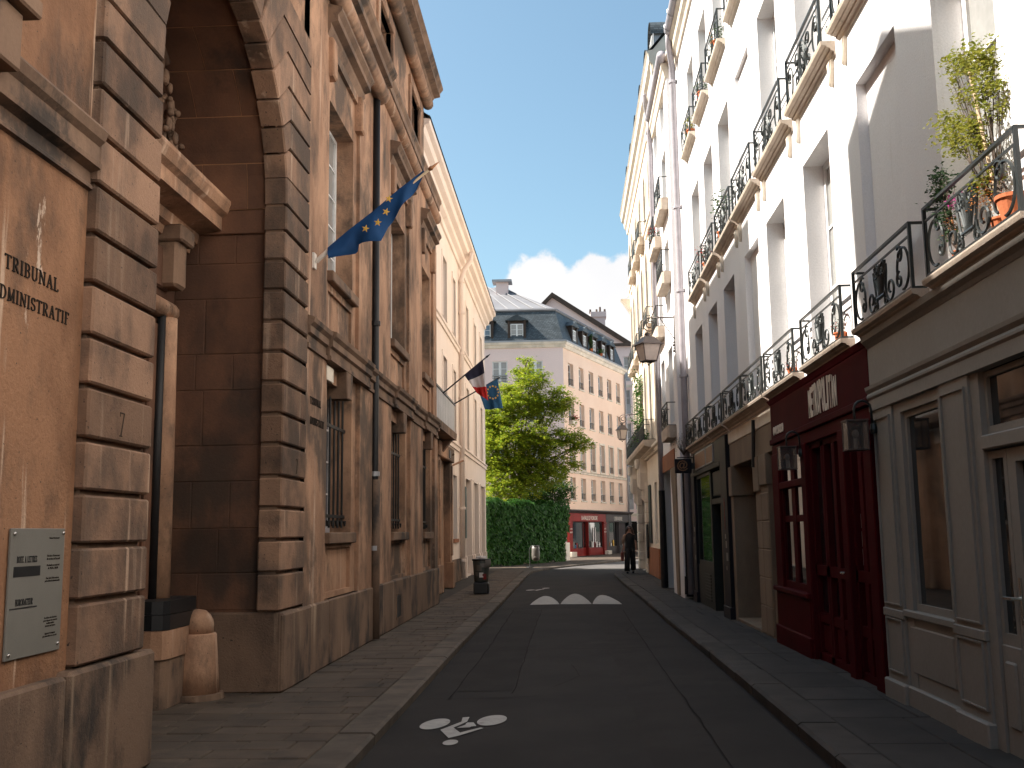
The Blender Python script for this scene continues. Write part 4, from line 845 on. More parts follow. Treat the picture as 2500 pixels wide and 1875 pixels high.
for i in range(2600):   # ragged crest
    x = rnd.uniform(-.5, GL_); p = Vector((x, 2.75+rnd.random()*.28+.1*math.sin(x*2.4), rnd.uniform(-.35, .15))); s = rnd.uniform(.06, .11); a = rnd.uniform(0, 6.28)
    b.add([p, p+Vector((math.cos(a)*s, .3*s, math.sin(a)*s)), p+Vector((math.cos(a+.5)*s*1.3, -.2*s, math.sin(a+.5)*s*1.3)), p+Vector((math.cos(a+1)*s, .2*s, math.sin(a+1)*s))], [(0, 1, 2, 3)])
put('ivy', b.mesh('ivy', M['leaf_ivy'], recalc=False), gw, GF.at(0, 0, 0), kind='stuff')
obj('stone_end', MB().cbox(GL_, GL_+.5, 0, .95, -.4, .05, .02), 'beige', gw, GF.at(0, 0, 0))
def tree(name, base, label, cat, trunk_h, limbs, blobs, nleaf, lm, seed, leaf=.13, tr=.14):
    t = thing(name, base, label, cat); rr = random.Random(seed); bx = Vector(base)
    b = MB(); b.tube([bx, bx+Vector((.05, 0, trunk_h*.5)), bx+Vector((.0, 0, trunk_h))], [tr*1.2, tr, tr*.85], 10); obj('trunk', b, 'bark', t, smooth=True)
    b = MB()
    for c, r in blobs:
        c = Vector(c); st = bx+Vector((0, 0, trunk_h*rr.uniform(.75, 1))); mid = (st+c)/2+Vector((rr.uniform(-.3, .3), rr.uniform(-.3, .3), .25)); b.tube([st, mid, c], [tr*.55, tr*.3, tr*.1], 6)
        for k in range(5):
            e = c+Vector((rr.gauss(0, 1), rr.gauss(0, 1), rr.gauss(0, .6)+.2)).normalized()*r*.95; b.tube([mid.lerp(c, rr.uniform(.3, 1)), e], [tr*.12, tr*.03], 5)
    obj('limbs', b, 'bark', t, smooth=True)
    tot = sum(r**2.2 for _, r in blobs); b = MB()
    for c, r in blobs:
        n = int(nleaf*r**2.2/tot); tw = max(8, n//26)
        for k in range(tw):     # leaves gathered on twigs, so light and dark clumps and gaps form
            d = Vector((rr.gauss(0, 1), rr.gauss(0, 1), rr.gauss(0, .75))).normalized(); rad = r*(rr.random()**.45); p = Vector(c)+Vector((d.x*rad, d.y*rad, d.z*rad*.72))
            out = (d+Vector((0, 0, -.1))).normalized(); L_ = rr.uniform(.25, .6)*(.6+.4*r)
            pts = [p+out*L_*rr.random()+Vector((rr.gauss(0, .10), rr.gauss(0, .10), rr.gauss(0, .05))) for _ in range(26)]
            leaf_cloud(b, pts, leaf, rr)
    put('crown', b.mesh('crown', M[lm], recalc=False), t, kind='stuff'); return t
def at(u, v, Y): x, z = pix(u, v, Y); return (x, Y, z)
bl = [(at(1268, 985, 53.7), 1.15), (at(1300, 930, 53.4), .75), (at(1282, 905, 53.8), .5), (at(1218, 1010, 53.2), 1.0), (at(1330, 1000, 53.8), 1.05), (at(1372, 985, 53.4), .55), (at(1250, 1065, 52.8), 1.2), (at(1330, 1075, 53.2), 1.1), (at(1390, 1065, 53.2), .6),
      (at(1415, 1090, 53.2), .5), (at(1205, 1090, 52.2), .9), (at(1300, 1130, 53.2), 1.0), (at(1375, 1130, 53.6), .7), (at(1215, 1180, 51.4), .8), (at(1250, 1195, 51.6), .55), (at(1240, 955, 54.0), .6), (at(1190, 1040, 53.2), .9), (at(1283, 885, 53.8), .28), (at(1358, 955, 53.2), .4), (at(1425, 1078, 53.0), .28), (at(1240, 1140, 52.4), 1.0), (at(1290, 1175, 52.6), .8), (at(1200, 1135, 52), .8), (at(1345, 1160, 53), .7), (at(1205, 1215, 50.5), .6), (at(1262, 1222, 51), .5)]
tree('leafy_tree', (-2.5, 54.4, 0), 'light green leafy tree rising behind the ivy wall', 'tree', 4.2, 6, bl, 66000, 'leaf_tree', 4)
tree('dark_shrub', (-1.4, 55.8, 0), 'dark green rounded shrub under the tree behind the ivy wall', 'shrub', 2.2, 4, [(at(1310, 1205, 55.4), .85), (at(1355, 1195, 55.8), .75), (at(1275, 1215, 55.0), .6), (at(1372, 1222, 56.0), .4)], 9000, 'leaf_dark', 9, leaf=.12, tr=.08)

# ------------------------------------------------------------------ bins
bn = thing('litter_bin', (-2.24, 26.4, 0), 'overflowing round street bin covered in stickers on the left pavement', 'bin')
bx, by = -2.24, 26.4
obj('base', MB().cbox(bx-.19, bx+.19, by-.19, by+.19, 0, .30, .03), 'black', bn); obj('body', MB().lathe([(.17, .28), (.185, .34), (.20, .60), (.215, .84), (.20, .86)], (bx, by), 20), 'bingreen', bn, smooth=True)
obj('rim', MB().lathe([(.225, .83), (.235, .845), (.235, .875), (.20, .88)], (bx, by), 20), 'black', bn); rr = random.Random(8)
b = MB()
for i in range(16): a = rr.uniform(0, 6.28); r = rr.uniform(0, .14); b.ball((bx+r*math.cos(a), by+r*math.sin(a), .88+rr.uniform(0, .05)), (rr.uniform(.03, .07), rr.uniform(.03, .06), rr.uniform(.02, .05)), 6, 4)
obj('litter', b, 'paper', bn)
b = MB(); b.lathe([(.24, .86), (.255, .78), (.245, .70), (.22, .66)], (bx, by), 20, -60, 40); obj('bag_lip', b, 'bagclear', bn, smooth=True)
for a, z, w, h, m in ((-100, .66, .13, .15, 'binbag'), (-70, .72, .16, .1, 'bagclear'), (-85, .48, .10, .12, 'paper'), (-62, .46, .1, .1, 'signred'), (-60, .40, .08, .06, 'bookred'), (-120, .5, .08, .1, 'binbag')):
    rad = .2+.03*(z-.6); b = MB(); n = 5
    for k in range(n+1):
        t = R(a+math.degrees(w/rad)*(k/n-.5)); b.v += [(bx+(rad+.008)*math.cos(t), by+(rad+.008)*math.sin(t), z-h/2), (bx+(rad+.012)*math.cos(t), by+(rad+.012)*math.sin(t), z+h/2)]
    b.f = [(2*k, 2*k+1, 2*k+3, 2*k+2) for k in range(n)]; obj('sticker', b, m, bn)
b2x, b2y = -1.72, 45.3
bb = thing('bag_bin', (b2x, b2y, 0), 'small pole bin with a hanging clear bag in front of the ivy', 'bin')
obj('foot', MB().lathe([(.16, 0), (.15, .03), (.05, .05)], (b2x, b2y), 14), 'black', bb); obj('post', MB().tube([(b2x, b2y, .04), (b2x, b2y, .80), (b2x+.08, b2y, .92)], .025, 8), 'bingreen', bb)
obj('ring', MB().tube([(b2x+.26+.17*math.cos(R(a)), b2y+.17*math.sin(R(a)), .93) for a in range(0, 360, 24)], .018, 6, closed=True), 'bingreen', bb)
obj('bag', MB().lathe([(.168, .93), (.175, .75), (.185, .55), (.17, .36), (.10, .28), (.0, .27)], (b2x+.26, b2y), 16), 'bagclear', bb, smooth=True)
obj('litter', MB().ball((b2x+.26, b2y-.06, .42), (.15, .14, .13), 10, 6), 'binbag', bb, smooth=True)
# ------------------------------------------------------------------ corner building at the end of the street
CA, CBp = Vector((-.13, 62.)), Vector((4.2, 73.8)); cdv = (CBp-CA).normalized(); CL = (CBp-CA).length
SF = Fr((CA.x, CA.y, 0), cdv)                          # long side, receding to the right
FF = Fr((-9.0, 62.0, 0), (1, 0)); FL = 8.87            # front, facing down the street
cb = thing('corner_house', (-2, 62, 0), 'pale pink corner house with slate mansard roof closing the street', 'building')
S0 = SF.at(0, 0, 0); F0 = FF.at(0, 0, 0)
cols = [(.85, 1.80), (2.82, 3.72), (4.74, 5.68), (6.68, 7.62), (8.60, 9.55), (10.62, 11.55)]
rowsS = [(10.45, 11.86, .28), (8.05, 9.48, .28), (5.33, 7.15, .28), (3.42, 4.80, .28)]
b = MB(); wall(b, 0, CL, 2.75, 12.9, [(a, c, y0, y1, d) for a, c in cols for y0, y1, d in rowsS]); wall_obj('side_wall', b, 'cornerside', cb, S0)
for ri, (y0, y1, d) in enumerate(rowsS):
    for ci, (a, c) in enumerate(cols):
        window(cb, SF, a, c, y0, y1, -.24, 2, 3, gm=('glass', 'glass_pale', 'glass', 'glass_blue')[(ri*7+ci*5+ri*ci) % 4], fw=.06, mid=.10)
        obj('window_sill', MB().cbox(a-.08, c+.08, y0-.09, y0, -.2, .06, .01), 'trim', cb, S0)
        g_ = MB().box(a, c, y0+.42, y0+.45, -.05, -.02).box(a, c, y0+.12, y0+.14, -.05, -.02)
        for k in range(1, 6): g_.box(a+(c-a)*k/6-.01, a+(c-a)*k/6+.01, y0+.12, y0+.43, -.045, -.025)
        obj('guard_rail', g_, 'iron', cb, S0)
        if ri == 2: obj('window_surround', MB().cbox(a-.13, a, y0, y1+.13, -.02, .03, .006).cbox(c, c+.13, y0, y1+.13, -.02, .03, .006).cbox(a, c, y1, y1+.13, -.02, .03, .006), 'trim', cb, S0)
band(SF, cb, 'string_course', -.02, CL, [(-.05, 5.05), (.06, 5.06), (.06, 5.16), (.10, 5.20), (-.05, 5.26)], 'trim')
colsF = [(.4, 1.3), (2.2, 3.1), (4.53, 5.46), (6.71, 7.62)]
b = MB(); wall(b, 0, FL, 0, 12.9, [(a, c, y0, y1, .12) for a, c in colsF for y0, y1 in ((10.52, 11.9), (8.05, 9.5), (5.33, 7.15))]); wall_obj('front_wall', b, 'lilac', cb, F0)
for y0, y1 in ((10.52, 11.9), (8.05, 9.5), (5.33, 7.15)):
    for a, c in colsF:
        window(cb, FF, a, c, y0, y1, -.08, 2, 3, gm='glass_pale', fw=.07, mw_=.03, mid=.15)
        obj('guard_rail', MB().box(a, c, y0+.46, y0+.49, -.03, .0).box(a, c, y0+.3, y0+.32, -.03, 0).box(a, c, y0+.10, y0+.12, -.03, .0), 'iron', cb, F0); obj('window_sill', MB().cbox(a-.06, c+.06, y0-.08, y0, -.1, .05), 'trim', cb, F0)
obj('building_core', MB().box(0, CL, 2.8, 12.85, -7, -.4), 'dark', cb, S0)
band(SF, cb, 'cornice', -.02, CL+.1, [(-.1, 12.62), (.10, 12.66), (.16, 12.84), (.24, 12.88), (.26, 13.02), (-.1, 13.04)], 'trim'); band(FF, cb, 'cornice', -.1, FL+.16, [(-.1, 12.66), (.08, 12.70), (.12, 12.86), (.18, 12.9), (.20, 13.03), (-.1, 13.05)], 'trim')
obj('gutter', MB().box(-.05, CL+.1, 13.03, 13.12, .0, .27), 'zinc', cb, S0); obj('gutter', MB().box(-.1, FL+.2, 13.03, 13.13, .0, .21), 'zinc', cb, F0)
# mansard: steep slate slopes meeting at the hip, zinc top above
su = Vector((cdv.x, cdv.y)); sn = Vector((cdv.y, -cdv.x))
def sp(x, d): v = CA+su*x+sn*d; return (v.x, v.y)
eF0, eC, eS1 = (-9.0, 61.95), (-.08, 61.95), sp(CL, .03)
hip = (-.58, 62.75); tF0 = (-9.0, 62.75); tS1 = (sp(CL, -.75))
Z0, Z1 = 13.1, 15.15
b = MB(); b.quad((*eF0, Z0), (*eC, Z0), (*hip, Z1), (*tF0, Z1)); b.quad((*eC, Z0), (*eS1, Z0), (*tS1, Z1), (*hip, Z1)); b.quad((*eS1, Z0), sp(CL, -5)+(Z0,), sp(CL, -5)+(Z1,), (*tS1, Z1))
man = obj('mansard_roof', b, 'slate', cb)
rid0, rid1 = (-9.0, 68.5, 18.1), (-4.3, 68.5, 18.1)
b = MB(); b.quad((*tF0, Z1+.12), (*hip, Z1+.12), rid1, rid0); b.quad((*hip, Z1+.12), (*tS1, Z1+.12), (tS1[0]-4, tS1[1]+1, 15.9), rid1)
zr_ = obj('zinc_roof', b, 'zincwhite', cb)
obj('roof_edge', MB().tube([(*tF0, Z1+.06), (*hip, Z1+.06), (*tS1, Z1+.06)], .10, 6), 'zincwhite', cb)
for k in range(11):
    t = k/10; x = -9+t*8.0; p = Vector((x-.1, 62.72, Z1+.14)); q = Vector((-9+min(1, t*1.0)*4.75, 68.4, 18.13)); obj('standing_seam', MB().tube([p, q], .035, 4), 'zincwhite', cb)
for k in range(1, 7): p = Vector((*hip, Z1+.14)).lerp(Vector((*tS1, Z1+.14)), k/7); q = Vector(rid1).lerp(Vector((tS1[0]-4, tS1[1]+1, 15.92)), k/7); obj('standing_seam', MB().tube([p, q], .035, 4), 'zincwhite', cb)
chm = obj('roof_chimney', MB().box(-4.5, -3.7, 66.6, 67.3, 17.0, 18.0), 'lilac', cb); obj('chimney_cap', MB().box(-4.75, -3.45, 66.4, 67.5, 18.0, 18.15), 'zinc', chm)
def dormer(fr, x, w, yb, yt, z, parent, gm):
    t = obj('dormer', MB().box(x-w/2-.16, x+w/2+.16, yb-.15, yt+.28, z-1.1, z-.05).box(x-w/2-.16, x-w/2, yb-.1, yt+.2, z-.05, z+.08).box(x+w/2, x+w/2+.16, yb-.1, yt+.2, z-.05, z+.08), 'doorwood', parent, fr.at(0, 0, 0))
    b = MB(); b.add([(x-w/2-.32, yt+.2, z+.16), (x+w/2+.32, yt+.2, z+.16), (x, yt+.58, z+.16), (x-w/2-.32, yt+.2, z-1.2), (x+w/2+.32, yt+.2, z-1.2), (x, yt+.58, z-1.2)], [(0, 1, 2), (3, 5, 4), (0, 3, 4, 1), (1, 4, 5, 2), (2, 5, 3, 0)]); obj('dormer_roof', b, 'slate', t, fr.at(0, 0, 0))
    b = MB(); 
    window(parent, fr, x-w/2, x+w/2, yb, yt, z, 2, 3, gm=gm, fw=.06, mid=.09)
for x in (1.9, 4.05, 6.06): dormer(FF, x, .80, 13.16, 14.23, -.12, cb, 'glass_blue' if x < 5 else 'glass_pale')
for x in (2.3, 4.25, 6.2, 8.15, 10.0): dormer(SF, x, .74, 13.16, 14.15, -.10, cb, 'glass_pale')
b = MB(); b.tube([(CL-.1, .0, .12), (CL-.1, 12.9, .12)], .07, 8); obj('downpipe', b, 'zinc', cb, S0, smooth=True)
# plants along its gutter and a flower box
for x, lab in ((5.0, 'small dark conifer in a pot on the slate roof gutter'), (7.0, 'low green plants trailing along the slate roof gutter')):
    rr = random.Random(int(x)); w = SF.at(x, 13.15, .12).translation; t = thing('roof_plant', w, lab, 'plant')
    obj('pot', MB().lathe([(.1, 0), (.14, .22)], (w.x, w.y), 10), 'terracotta', t, Matrix.Translation((0, 0, w.z))); b = MB()
    leaf_cloud(b, [Vector(w)+Vector((rr.gauss(0, .10 if x < 6 else .5)*(1-.6*k/140)*(1 if x < 6 else su.x*1.5), rr.gauss(0, .10 if x < 6 else .6)*(1-.6*k/140), .2+(k/140*(1.0 if x < 6 else .28)))) for k in range(140)], .12, rr); put('foliage', b.mesh('foliage', M['leaf_dark'], recalc=False), t, kind='stuff')
w = SF.at(1.35, 8.25, .1).translation; fb = thing('flower_box', w, 'box of red geraniums on a window of the corner house', 'flower box')
obj('trough', MB().cbox(.95, 1.75, 8.05, 8.28, -.02, .2, .01), 'whitestone', fb, S0); rr = random.Random(2)
b = MB(); leaf_cloud(b, [SF.M @ Vector((rr.uniform(.9, 1.85), 8.4+rr.gauss(0, .09), .12+rr.gauss(0, .08))) for _ in range(120)], .10, rr); put('foliage', b.mesh('foliage', M['leaf_dark'], recalc=False), fb, kind='stuff')
b = MB(); leaf_cloud(b, [SF.M @ Vector((rr.uniform(1.2, 2.0), 8.5+rr.gauss(0, .07), .16+rr.gauss(0, .08))) for _ in range(90)], .09, rr); put('flowers', b.mesh('flowers', M['flower_red'], recalc=False), fb, kind='stuff')
# bookshop fronts on its ground floor
def bookshop(name, x0, x1, pm, doorx, label, sign, signx, lit):
    w0 = SF.at((x0+x1)/2, 0, 0).translation; t = thing(name, w0, label, 'shopfront', 'bookshop fronts on the corner house')
    obj('back_board', MB().box(x0, x1, 0, 2.75, -.5, -.40), 'dark', t, S0)
    for a, c in ((x0, x0+.55), (x1-.5, x1)): obj('pilaster', MB().cbox(a, c, .28, 2.12, -.2, .14, .015).cbox(a-.02, c+.02, 0, .28, -.2, .17, .015).cbox(a-.02, c+.02, 1.98, 2.06, .1, .17, .01), pm, t, S0)
    obj('fascia', MB().cbox(x0, x1, 2.12, 2.62, -.2, .12, .01), pm, t, S0); band(SF, t, 'fascia_cornice', x0-.05, x1+.05, [(-.1, 2.62), (.14, 2.63), (.26, 2.74), (.30, 2.76), (.30, 2.83), (-.1, 2.86)], 'bookgrey')
    xa, xb = x0+.6, x1-.55; d0, d1 = doorx, doorx+.95
    for a, c in ((xa, d0-.06), (d1+.06, xb)):
        st = obj('stall_riser', MB().cbox(a, c, 0, .48, -.2, .05, .01).cbox(a+.15, c-.15, .1, .4, .04, .07, .01), pm, t, S0); window(t, SF, a, c, .48, 2.10, -.02, 1, 1, fm='black', gm='glass', fw=.05, name='shop_window')
    dr = obj('door', MB().box(d0-.06, d0, 0, 2.12, -.25, .02).box(d1, d1+.06, 0, 2.12, -.25, .02).box(d0, d1, 0, .5, -.22, -.16), pm, t, S0); obj('pane', MB().box(d0, d1, .5, 2.1, -.2, -.18), 'glass', dr, S0); obj('handle', MB().tube([(d0+.1, .9, -.14), (d0+.1, 1.25, -.14)], .02, 6), 'screw', dr, S0)
    put('sign_lettering', text_mesh('sign', sign, .36, 'signwhite', .006, sx=lit, bold=.004), t, SF.at(signx, 2.22, .125))
    return t
ta = bookshop('shopfront', .15, 7.2, 'bookred', 2.95, 'bright red bookshop front at the far corner, left of the grey one', "LA·FALLE D'·FORCHE", 3.9, .92)
tb_ = bookshop('shopfront', 7.25, 13.0, 'bookgrey', 9.4, 'dark grey bookshop front at the far corner, right of the red one', 'LIBRAIRIE', 9.9, 1.25)
for x, p in ((.42, ta), (6.95, ta)):
    for y, s in ((1.62, 'LIVRES'), (1.42, 'ALBUM')): put('pilaster_lettering', text_mesh('sign', s, .14, 'signwhite', .004), p, SF.at(x, y, .145))
rr = random.Random(6)   # goods in the windows stand just in front of the dark back wall
for p, xs_, ms in ((ta, (1.0, 1.3, 1.6, 2.0, 4.3, 4.6, 5.0, 5.4, 5.9), ('paper', 'bluecloth2', 'signred', 'bagclear')), (tb_, (8.0, 8.4, 8.9, 11.0, 11.5, 12.0), ('star', 'paper', 'flower_orange', 'bagclear'))):
    for x in xs_: obj('displayed_book', MB().cbox(x, x+rr.uniform(.16, .3), .5, .5+rr.uniform(.2, .45), .012, .03, .004), rr.choice(ms), p, S0)
for x in (4.75, 5.15): obj('display_panel', MB().prism([(x, .75), (x+.16, .75), (x+.22, 1.75), (x+.08, 1.75)], .012, .02), 'paper', ta, S0)
obj('stone_step', MB().cbox(.1, .95, 0, .30, .05, .3, .02), 'whitestone', ta, S0); obj('stone_step', MB().cbox(6.7, 7.5, 0, .25, .15, .4, .02), 'whitestone', ta, S0)
# ------------------------------------------------------------------ houses behind
gb = thing('gabled_house', (3, 88, 0), 'tall white gabled house with brown tiled roof behind the corner house', 'building')
prof = [(-14, 14.0), (-1.72, 20.73), (-1.0, 21.5), (6.2, 16.55), (12, 12.6), (12, 0), (-14, 0)]
bb = MB(); bb.add([(x, 85.0, z) for x, z in ((-3.2, 0), (12, 0), (12, 12.5), (6.2, 16.45), (-1.0, 21.35), (-3.2, 19.2))], [(0, 1, 2, 3, 4, 5)]); bb.box(-3.1, 12, 85.4, 95, 0, 12)
obj('gable_wall', bb, 'lilac', gb)
bb = MB(); 
for (xa, za), (xb, zb) in (((-3.6, 18.9), (-1.0, 21.5)), ((-1.0, 21.5), (12.4, 12.4))):
    bb.add([(xa, 84.7, za), (xb, 84.7, zb), (xb, 96, zb), (xa, 96, za), (xa, 84.7, za-.42), (xb, 84.7, zb-.42), (xb, 96, zb-.42), (xa, 96, za-.42)], [(0, 1, 2, 3), (4, 7, 6, 5), (0, 4, 5, 1), (1, 5, 6, 2), (2, 6, 7, 3), (3, 7, 4, 0)])
rf = obj('tiled_roof', bb, 'rooftile', gb)
cs = obj('chimney_stack', MB().box(2.35, 3.5, 87, 88.2, 16, 20.1).box(2.25, 3.6, 86.9, 88.3, 19.75, 20.2), 'lilac', gb)
for x in (2.0, 2.55, 2.85, 3.25): obj('chimney_pot', MB().lathe([(.10, 20.2), (.08, 20.55 if x != 2.85 else 20.75)], (x+.25, 87.6), 8), 'rooftile', cs)
ab = thing('apartment_block', (6.5, 80, 0), 'narrow strip of pale apartment block between corner house and lantern', 'building')
AF = Fr((4.3, 80, 0), (1, 0)); A8 = AF.at(0, 0, 0)
ops = [(x, x+.45, y, y+1.95) for x in (.28, .92, 1.56, 2.2) for y in (.3, 3.1, 5.2, 7.85, 10.5, 13.1)]
b = MB(); wall(b, -1.5, 6, 0, 15.9, ops, depth=.2); wall_obj('wall', b, 'lilac', ab, A8); obj('building_core', MB().box(-1.5, 6, 0, 15.9, -8, -.3), 'dark', ab, A8)
for o in ops:
    window(ab, AF, *o, -.17, 1, 3, gm='glass_pale', fw=.05); obj('guard_rail', MB().box(o[0], o[1], o[2]+.05, o[2]+.8, -.06, -.03), 'zinc', ab, A8)
for y in (2.6, 5.0, 7.4, 10.0, 12.6): band(AF, ab, 'string_course', -1.5, 6, [(-.05, y), (.07, y), (.07, y+.22), (-.05, y+.24)], 'trim')
obj('roof', MB().box(-1.6, 6.2, 15.9, 16.1, -8, .25), 'rooftile', ab, A8); obj('shop_opening', MB().box(-.2, 3, .05, 2.2, -.1, .03), 'dark', ab, A8)

# unseen house across the bend, added to bounce sunlight onto the corner house
bh = thing('unseen_bounce_house', (11, 62, 0), 'unseen pale house added across the bend to bounce light, behind the cream stone mansion', 'building')
BF = Fr((9.0, 76.0, 0), Vector((2.2, -27.0))); BW = BF.at(0, 0, 0)
ops = [(x, x+1.1, y, y+1.9, .25) for x in (2, 5, 8, 11, 14, 17, 20, 23) for y in (.9, 4.2, 7.3, 10.3)]
b = MB(); wall(b, 0, 26, 0, 13.5, ops); wall_obj('wall', b, 'white', bh, BW); obj('building_core', MB().box(0, 26, 0, 13.4, -8, -.35), 'dark', bh, BW)
for o in ops: window(bh, BF, *o[:4], -.22, 2, 1)
obj('roof', MB().box(-.2, 26.2, 13.5, 13.8, -8.2, .3), 'slate', bh, BW)
# ------------------------------------------------------------------ right side: white house
RF = Fr((XR, 0, 0), (0, -1)); Q0 = RF.at(0, 0, 0)          # local x = -Y
wh = thing('white_house', (XR, 10, 0), 'long white rendered house with wrought iron balconies over the shops', 'building')
farA = [5.40, 7.42, 9.40, 11.62, 13.86, 15.62, 17.80, 19.80, 21.90, 23.6]; WW = 1.16
nicheA = {2, 5}; nicheB = {5}
def op(far, y0, y1, d, w=WW): return (-far, -far+w, y0, y1, d)
rows = [(3.42, 5.70), (6.50, 8.68), (9.78, 11.48)]
farB = [5.2, 7.3, 9.45, 11.60, 13.82, 15.74, 17.68, 19.64, 21.60, 23.3]
opsA = [op(f, *rows[0], .10 if i in nicheA else .30) for i, f in enumerate(farA[:-1])]
opsB = [op(f, *rows[1], .06 if i in nicheB else .28) for i, f in enumerate(farB[:-1])]
opsC = [op(f, *rows[2], .26, 1.0) for i, f in enumerate(farB[:-1])]
b = MB(); wall(b, -23.9, 14, 3.2, 13.0, opsA+opsB+opsC, z=0); b.quad((-23.9, 3.2, 0), (-23.9, 13, 0), (-23.9, 13, -9), (-23.9, 3.2, -9)); wall_obj('wall', b, 'white', wh, Q0)
obj('building_core', MB().box(-23.85, 14, 0, 12.9, -9, -.62), 'dark', wh, Q0)
for i, o in enumerate(opsA):
    if i in nicheA: obj('blind_window', MB().quad((o[0]-.01, o[2], -.098), (o[1]+.01, o[2], -.098), (o[1]+.01, o[3], -.098), (o[0]-.01, o[3], -.098)), 'white', wh, Q0)
    else: window(wh, RF, o[0], o[1], o[2], o[3], -.26, 2, 3, gm='glass_pale', fw=.075, mw_=.03, mid=.10)
for i, o in enumerate(opsB):
    if i in nicheB: obj('blind_window', MB().quad((o[0]-.01, o[2], -.058), (o[1]+.01, o[2], -.058), (o[1]+.01, o[3], -.058), (o[0]-.01, o[3], -.058)), 'white', wh, Q0)
    else: window(wh, RF, o[0], o[1], o[2], o[3], -.25, 2, 3, gm='glass_pale', fw=.07, mw_=.028, mid=.09)
for o in opsC: window(wh, RF, o[0], o[1], o[2], o[3], -.23, 2, 3, gm='glass_pale', fw=.06)
band(RF, wh, 'cornice', -24, 14, [(-.1, 12.5), (.05, 12.52), (.07, 12.62), (.14, 12.70), (.16, 12.84), (.22, 12.9), (.22, 13.0), (-.1, 13.05)], 'whitestone')
gt = obj('gutter', MB().tube([(-22.7, 13.05, .24), (14, 13.05, .24)], .11, 10), 'pipegrey', wh, Q0, smooth=True)
for k in range(14): obj('gutter_clip', MB().tube([(-22.5+k*.7, 13.05+.115*math.sin(R(a)), .24+.115*math.cos(R(a))) for a in range(-90, 100, 20)], .014, 4), 'zinc', gt, Q0)
b = MB(); b.tube([(-22.75, 13.0, .24), (-22.95, 12.8, .22), (-23.3, 12.45, .12), (-23.45, 12.2, .10), (-23.45, 6, .10), (-23.45, .12, .10)], .075, 10); pp = obj('downpipe', b, 'pipegrey', wh, Q0, smooth=True)
for y in (12.1, 9.0, 7.0, 5.0, 3.0): obj('pipe_collar', MB().lathe([(.10, y), (.10, y+.06)], (-23.45, .10), 10, axis='y'), 'pipegrey', pp, Q0)
b = MB(); b.quad((-24, 13.0, .2), (14, 13.0, .2), (14, 15.5, -4), (-24, 15.5, -4)).quad((-24, 15.5, -4), (14, 15.5, -4), (14, 12.9, -9), (-24, 12.9, -9)); obj('roof', b, 'slate', wh, Q0)
# --- railings
def rail_mesh(kind, w, h, dep):
    def mk():
        b = MB(); t = .011
        b.box(0, w, h-.022, h, -.014, .014).box(0, w, .0, .02, -.012, .012).box(0, w, h-.115, h-.10, -.007, .007)
        for x in (0, w): b.box(x-.013, x+.013, 0, h, -.013, .013); b.box(x-.01, x+.01, h-.02, h, -dep, 0); b.box(x-.008, x+.008, .0, .016, -dep, 0)
        for x in (.03, w-.03): b.box(x-.006, x+.006, 0, h-.1, -.006, .006)
        def tb(p, r=t): b.tube([(x, y, 0) for x, y in p], r, 5)
        m_ = w/2; H = h-.11
        if kind == 'A':       # vase of reeds between S-scrolls
            for k in range(-3, 4): tb([(m_+k*.016, .10), (m_+k*.020, H*.38), (m_+k*.040, H*.68), (m_+k*.052, H*.95)], .009)
            b.tube([(m_-.10, .12, 0), (m_+.10, .12, 0)], .014, 5)
            for s in (1, -1):
                tb(spiral(m_+s*.10, H*.86, .075, .018, 90-s*90, -s*1.3)); tb(spiral(m_+s*.055, H*.80, .05, .012, 90, s*1.2))
                tb([(m_+s*.10, .10), (m_+s*.13, H*.35), (m_+s*.17, H*.70)]+[(m_+s*.17+.0, H*.86)])
                tb(spiral(m_+s*.26, .13, .115, .03, 90+s*80, s*1.25)); tb(spiral(m_+s*.14, .055, .05, .014, 90, s*1.1))
                tb(arc(w*.5+s*(w*.5-.20), H*.5, .145, 90+s*100, 90+s*100-s*290, 22, H*.40)); tb(spiral(w*.5+s*(w*.5-.27), H*.80, .075, .018, 90+s*40, -s*1.25))
                tb(spiral(w*.5+s*(w*.5-.30), H*.33, .07, .016, 90, s*1.2))
                b.box(*sorted((m_+s*(w*.5-.03), m_+s*(w*.5-.20))), H*.02, H*.02+.012, -.006, .006)
        elif kind == 'B':     # upright oval with inner leaf and C-scrolls
            tb(arc(m_, H*.5, .13, 0, 360, 24, H*.47)); tb(arc(m_, H*.5, .085, 0, 360, 20, H*.36), .009)
            for k in range(7): tb(spiral(m_+(.03 if k % 2 else -.03), H*(.16+.11*k), .03, .008, 90*k, 1), .008)
            for s in (1, -1):
                tb(spiral(m_+s*.27, H*.72, .115, .02, -90, -s*1.3)); tb(spiral(m_+s*.27, H*.24, .10, .02, 90, s*1.3))
                tb(arc(m_+s*(w*.5-.18), H*.46, .13, 0, 360, 20, H*.42)); tb(spiral(m_+s*(w*.5-.18), H*.62, .07, .015, -60, s*1.4), .009); tb([(m_+s*.14, H*.5), (m_+s*(w*.5-.31), H*.5)], .009)
        else:
            n = max(4, int(w/.13))
            for k in range(n):
                x = w*(k+.5)/n; tb(arc(x, H*.5, .05, 0, 360, 12, H*.42), .008); tb(spiral(x, H*.5, .04, .01, 90*k, 1, 8), .007)
        return b.mesh('railing', M['iron'])
    return cached(('rail', kind, round(w, 2), round(h, 2), round(dep, 2)), mk)
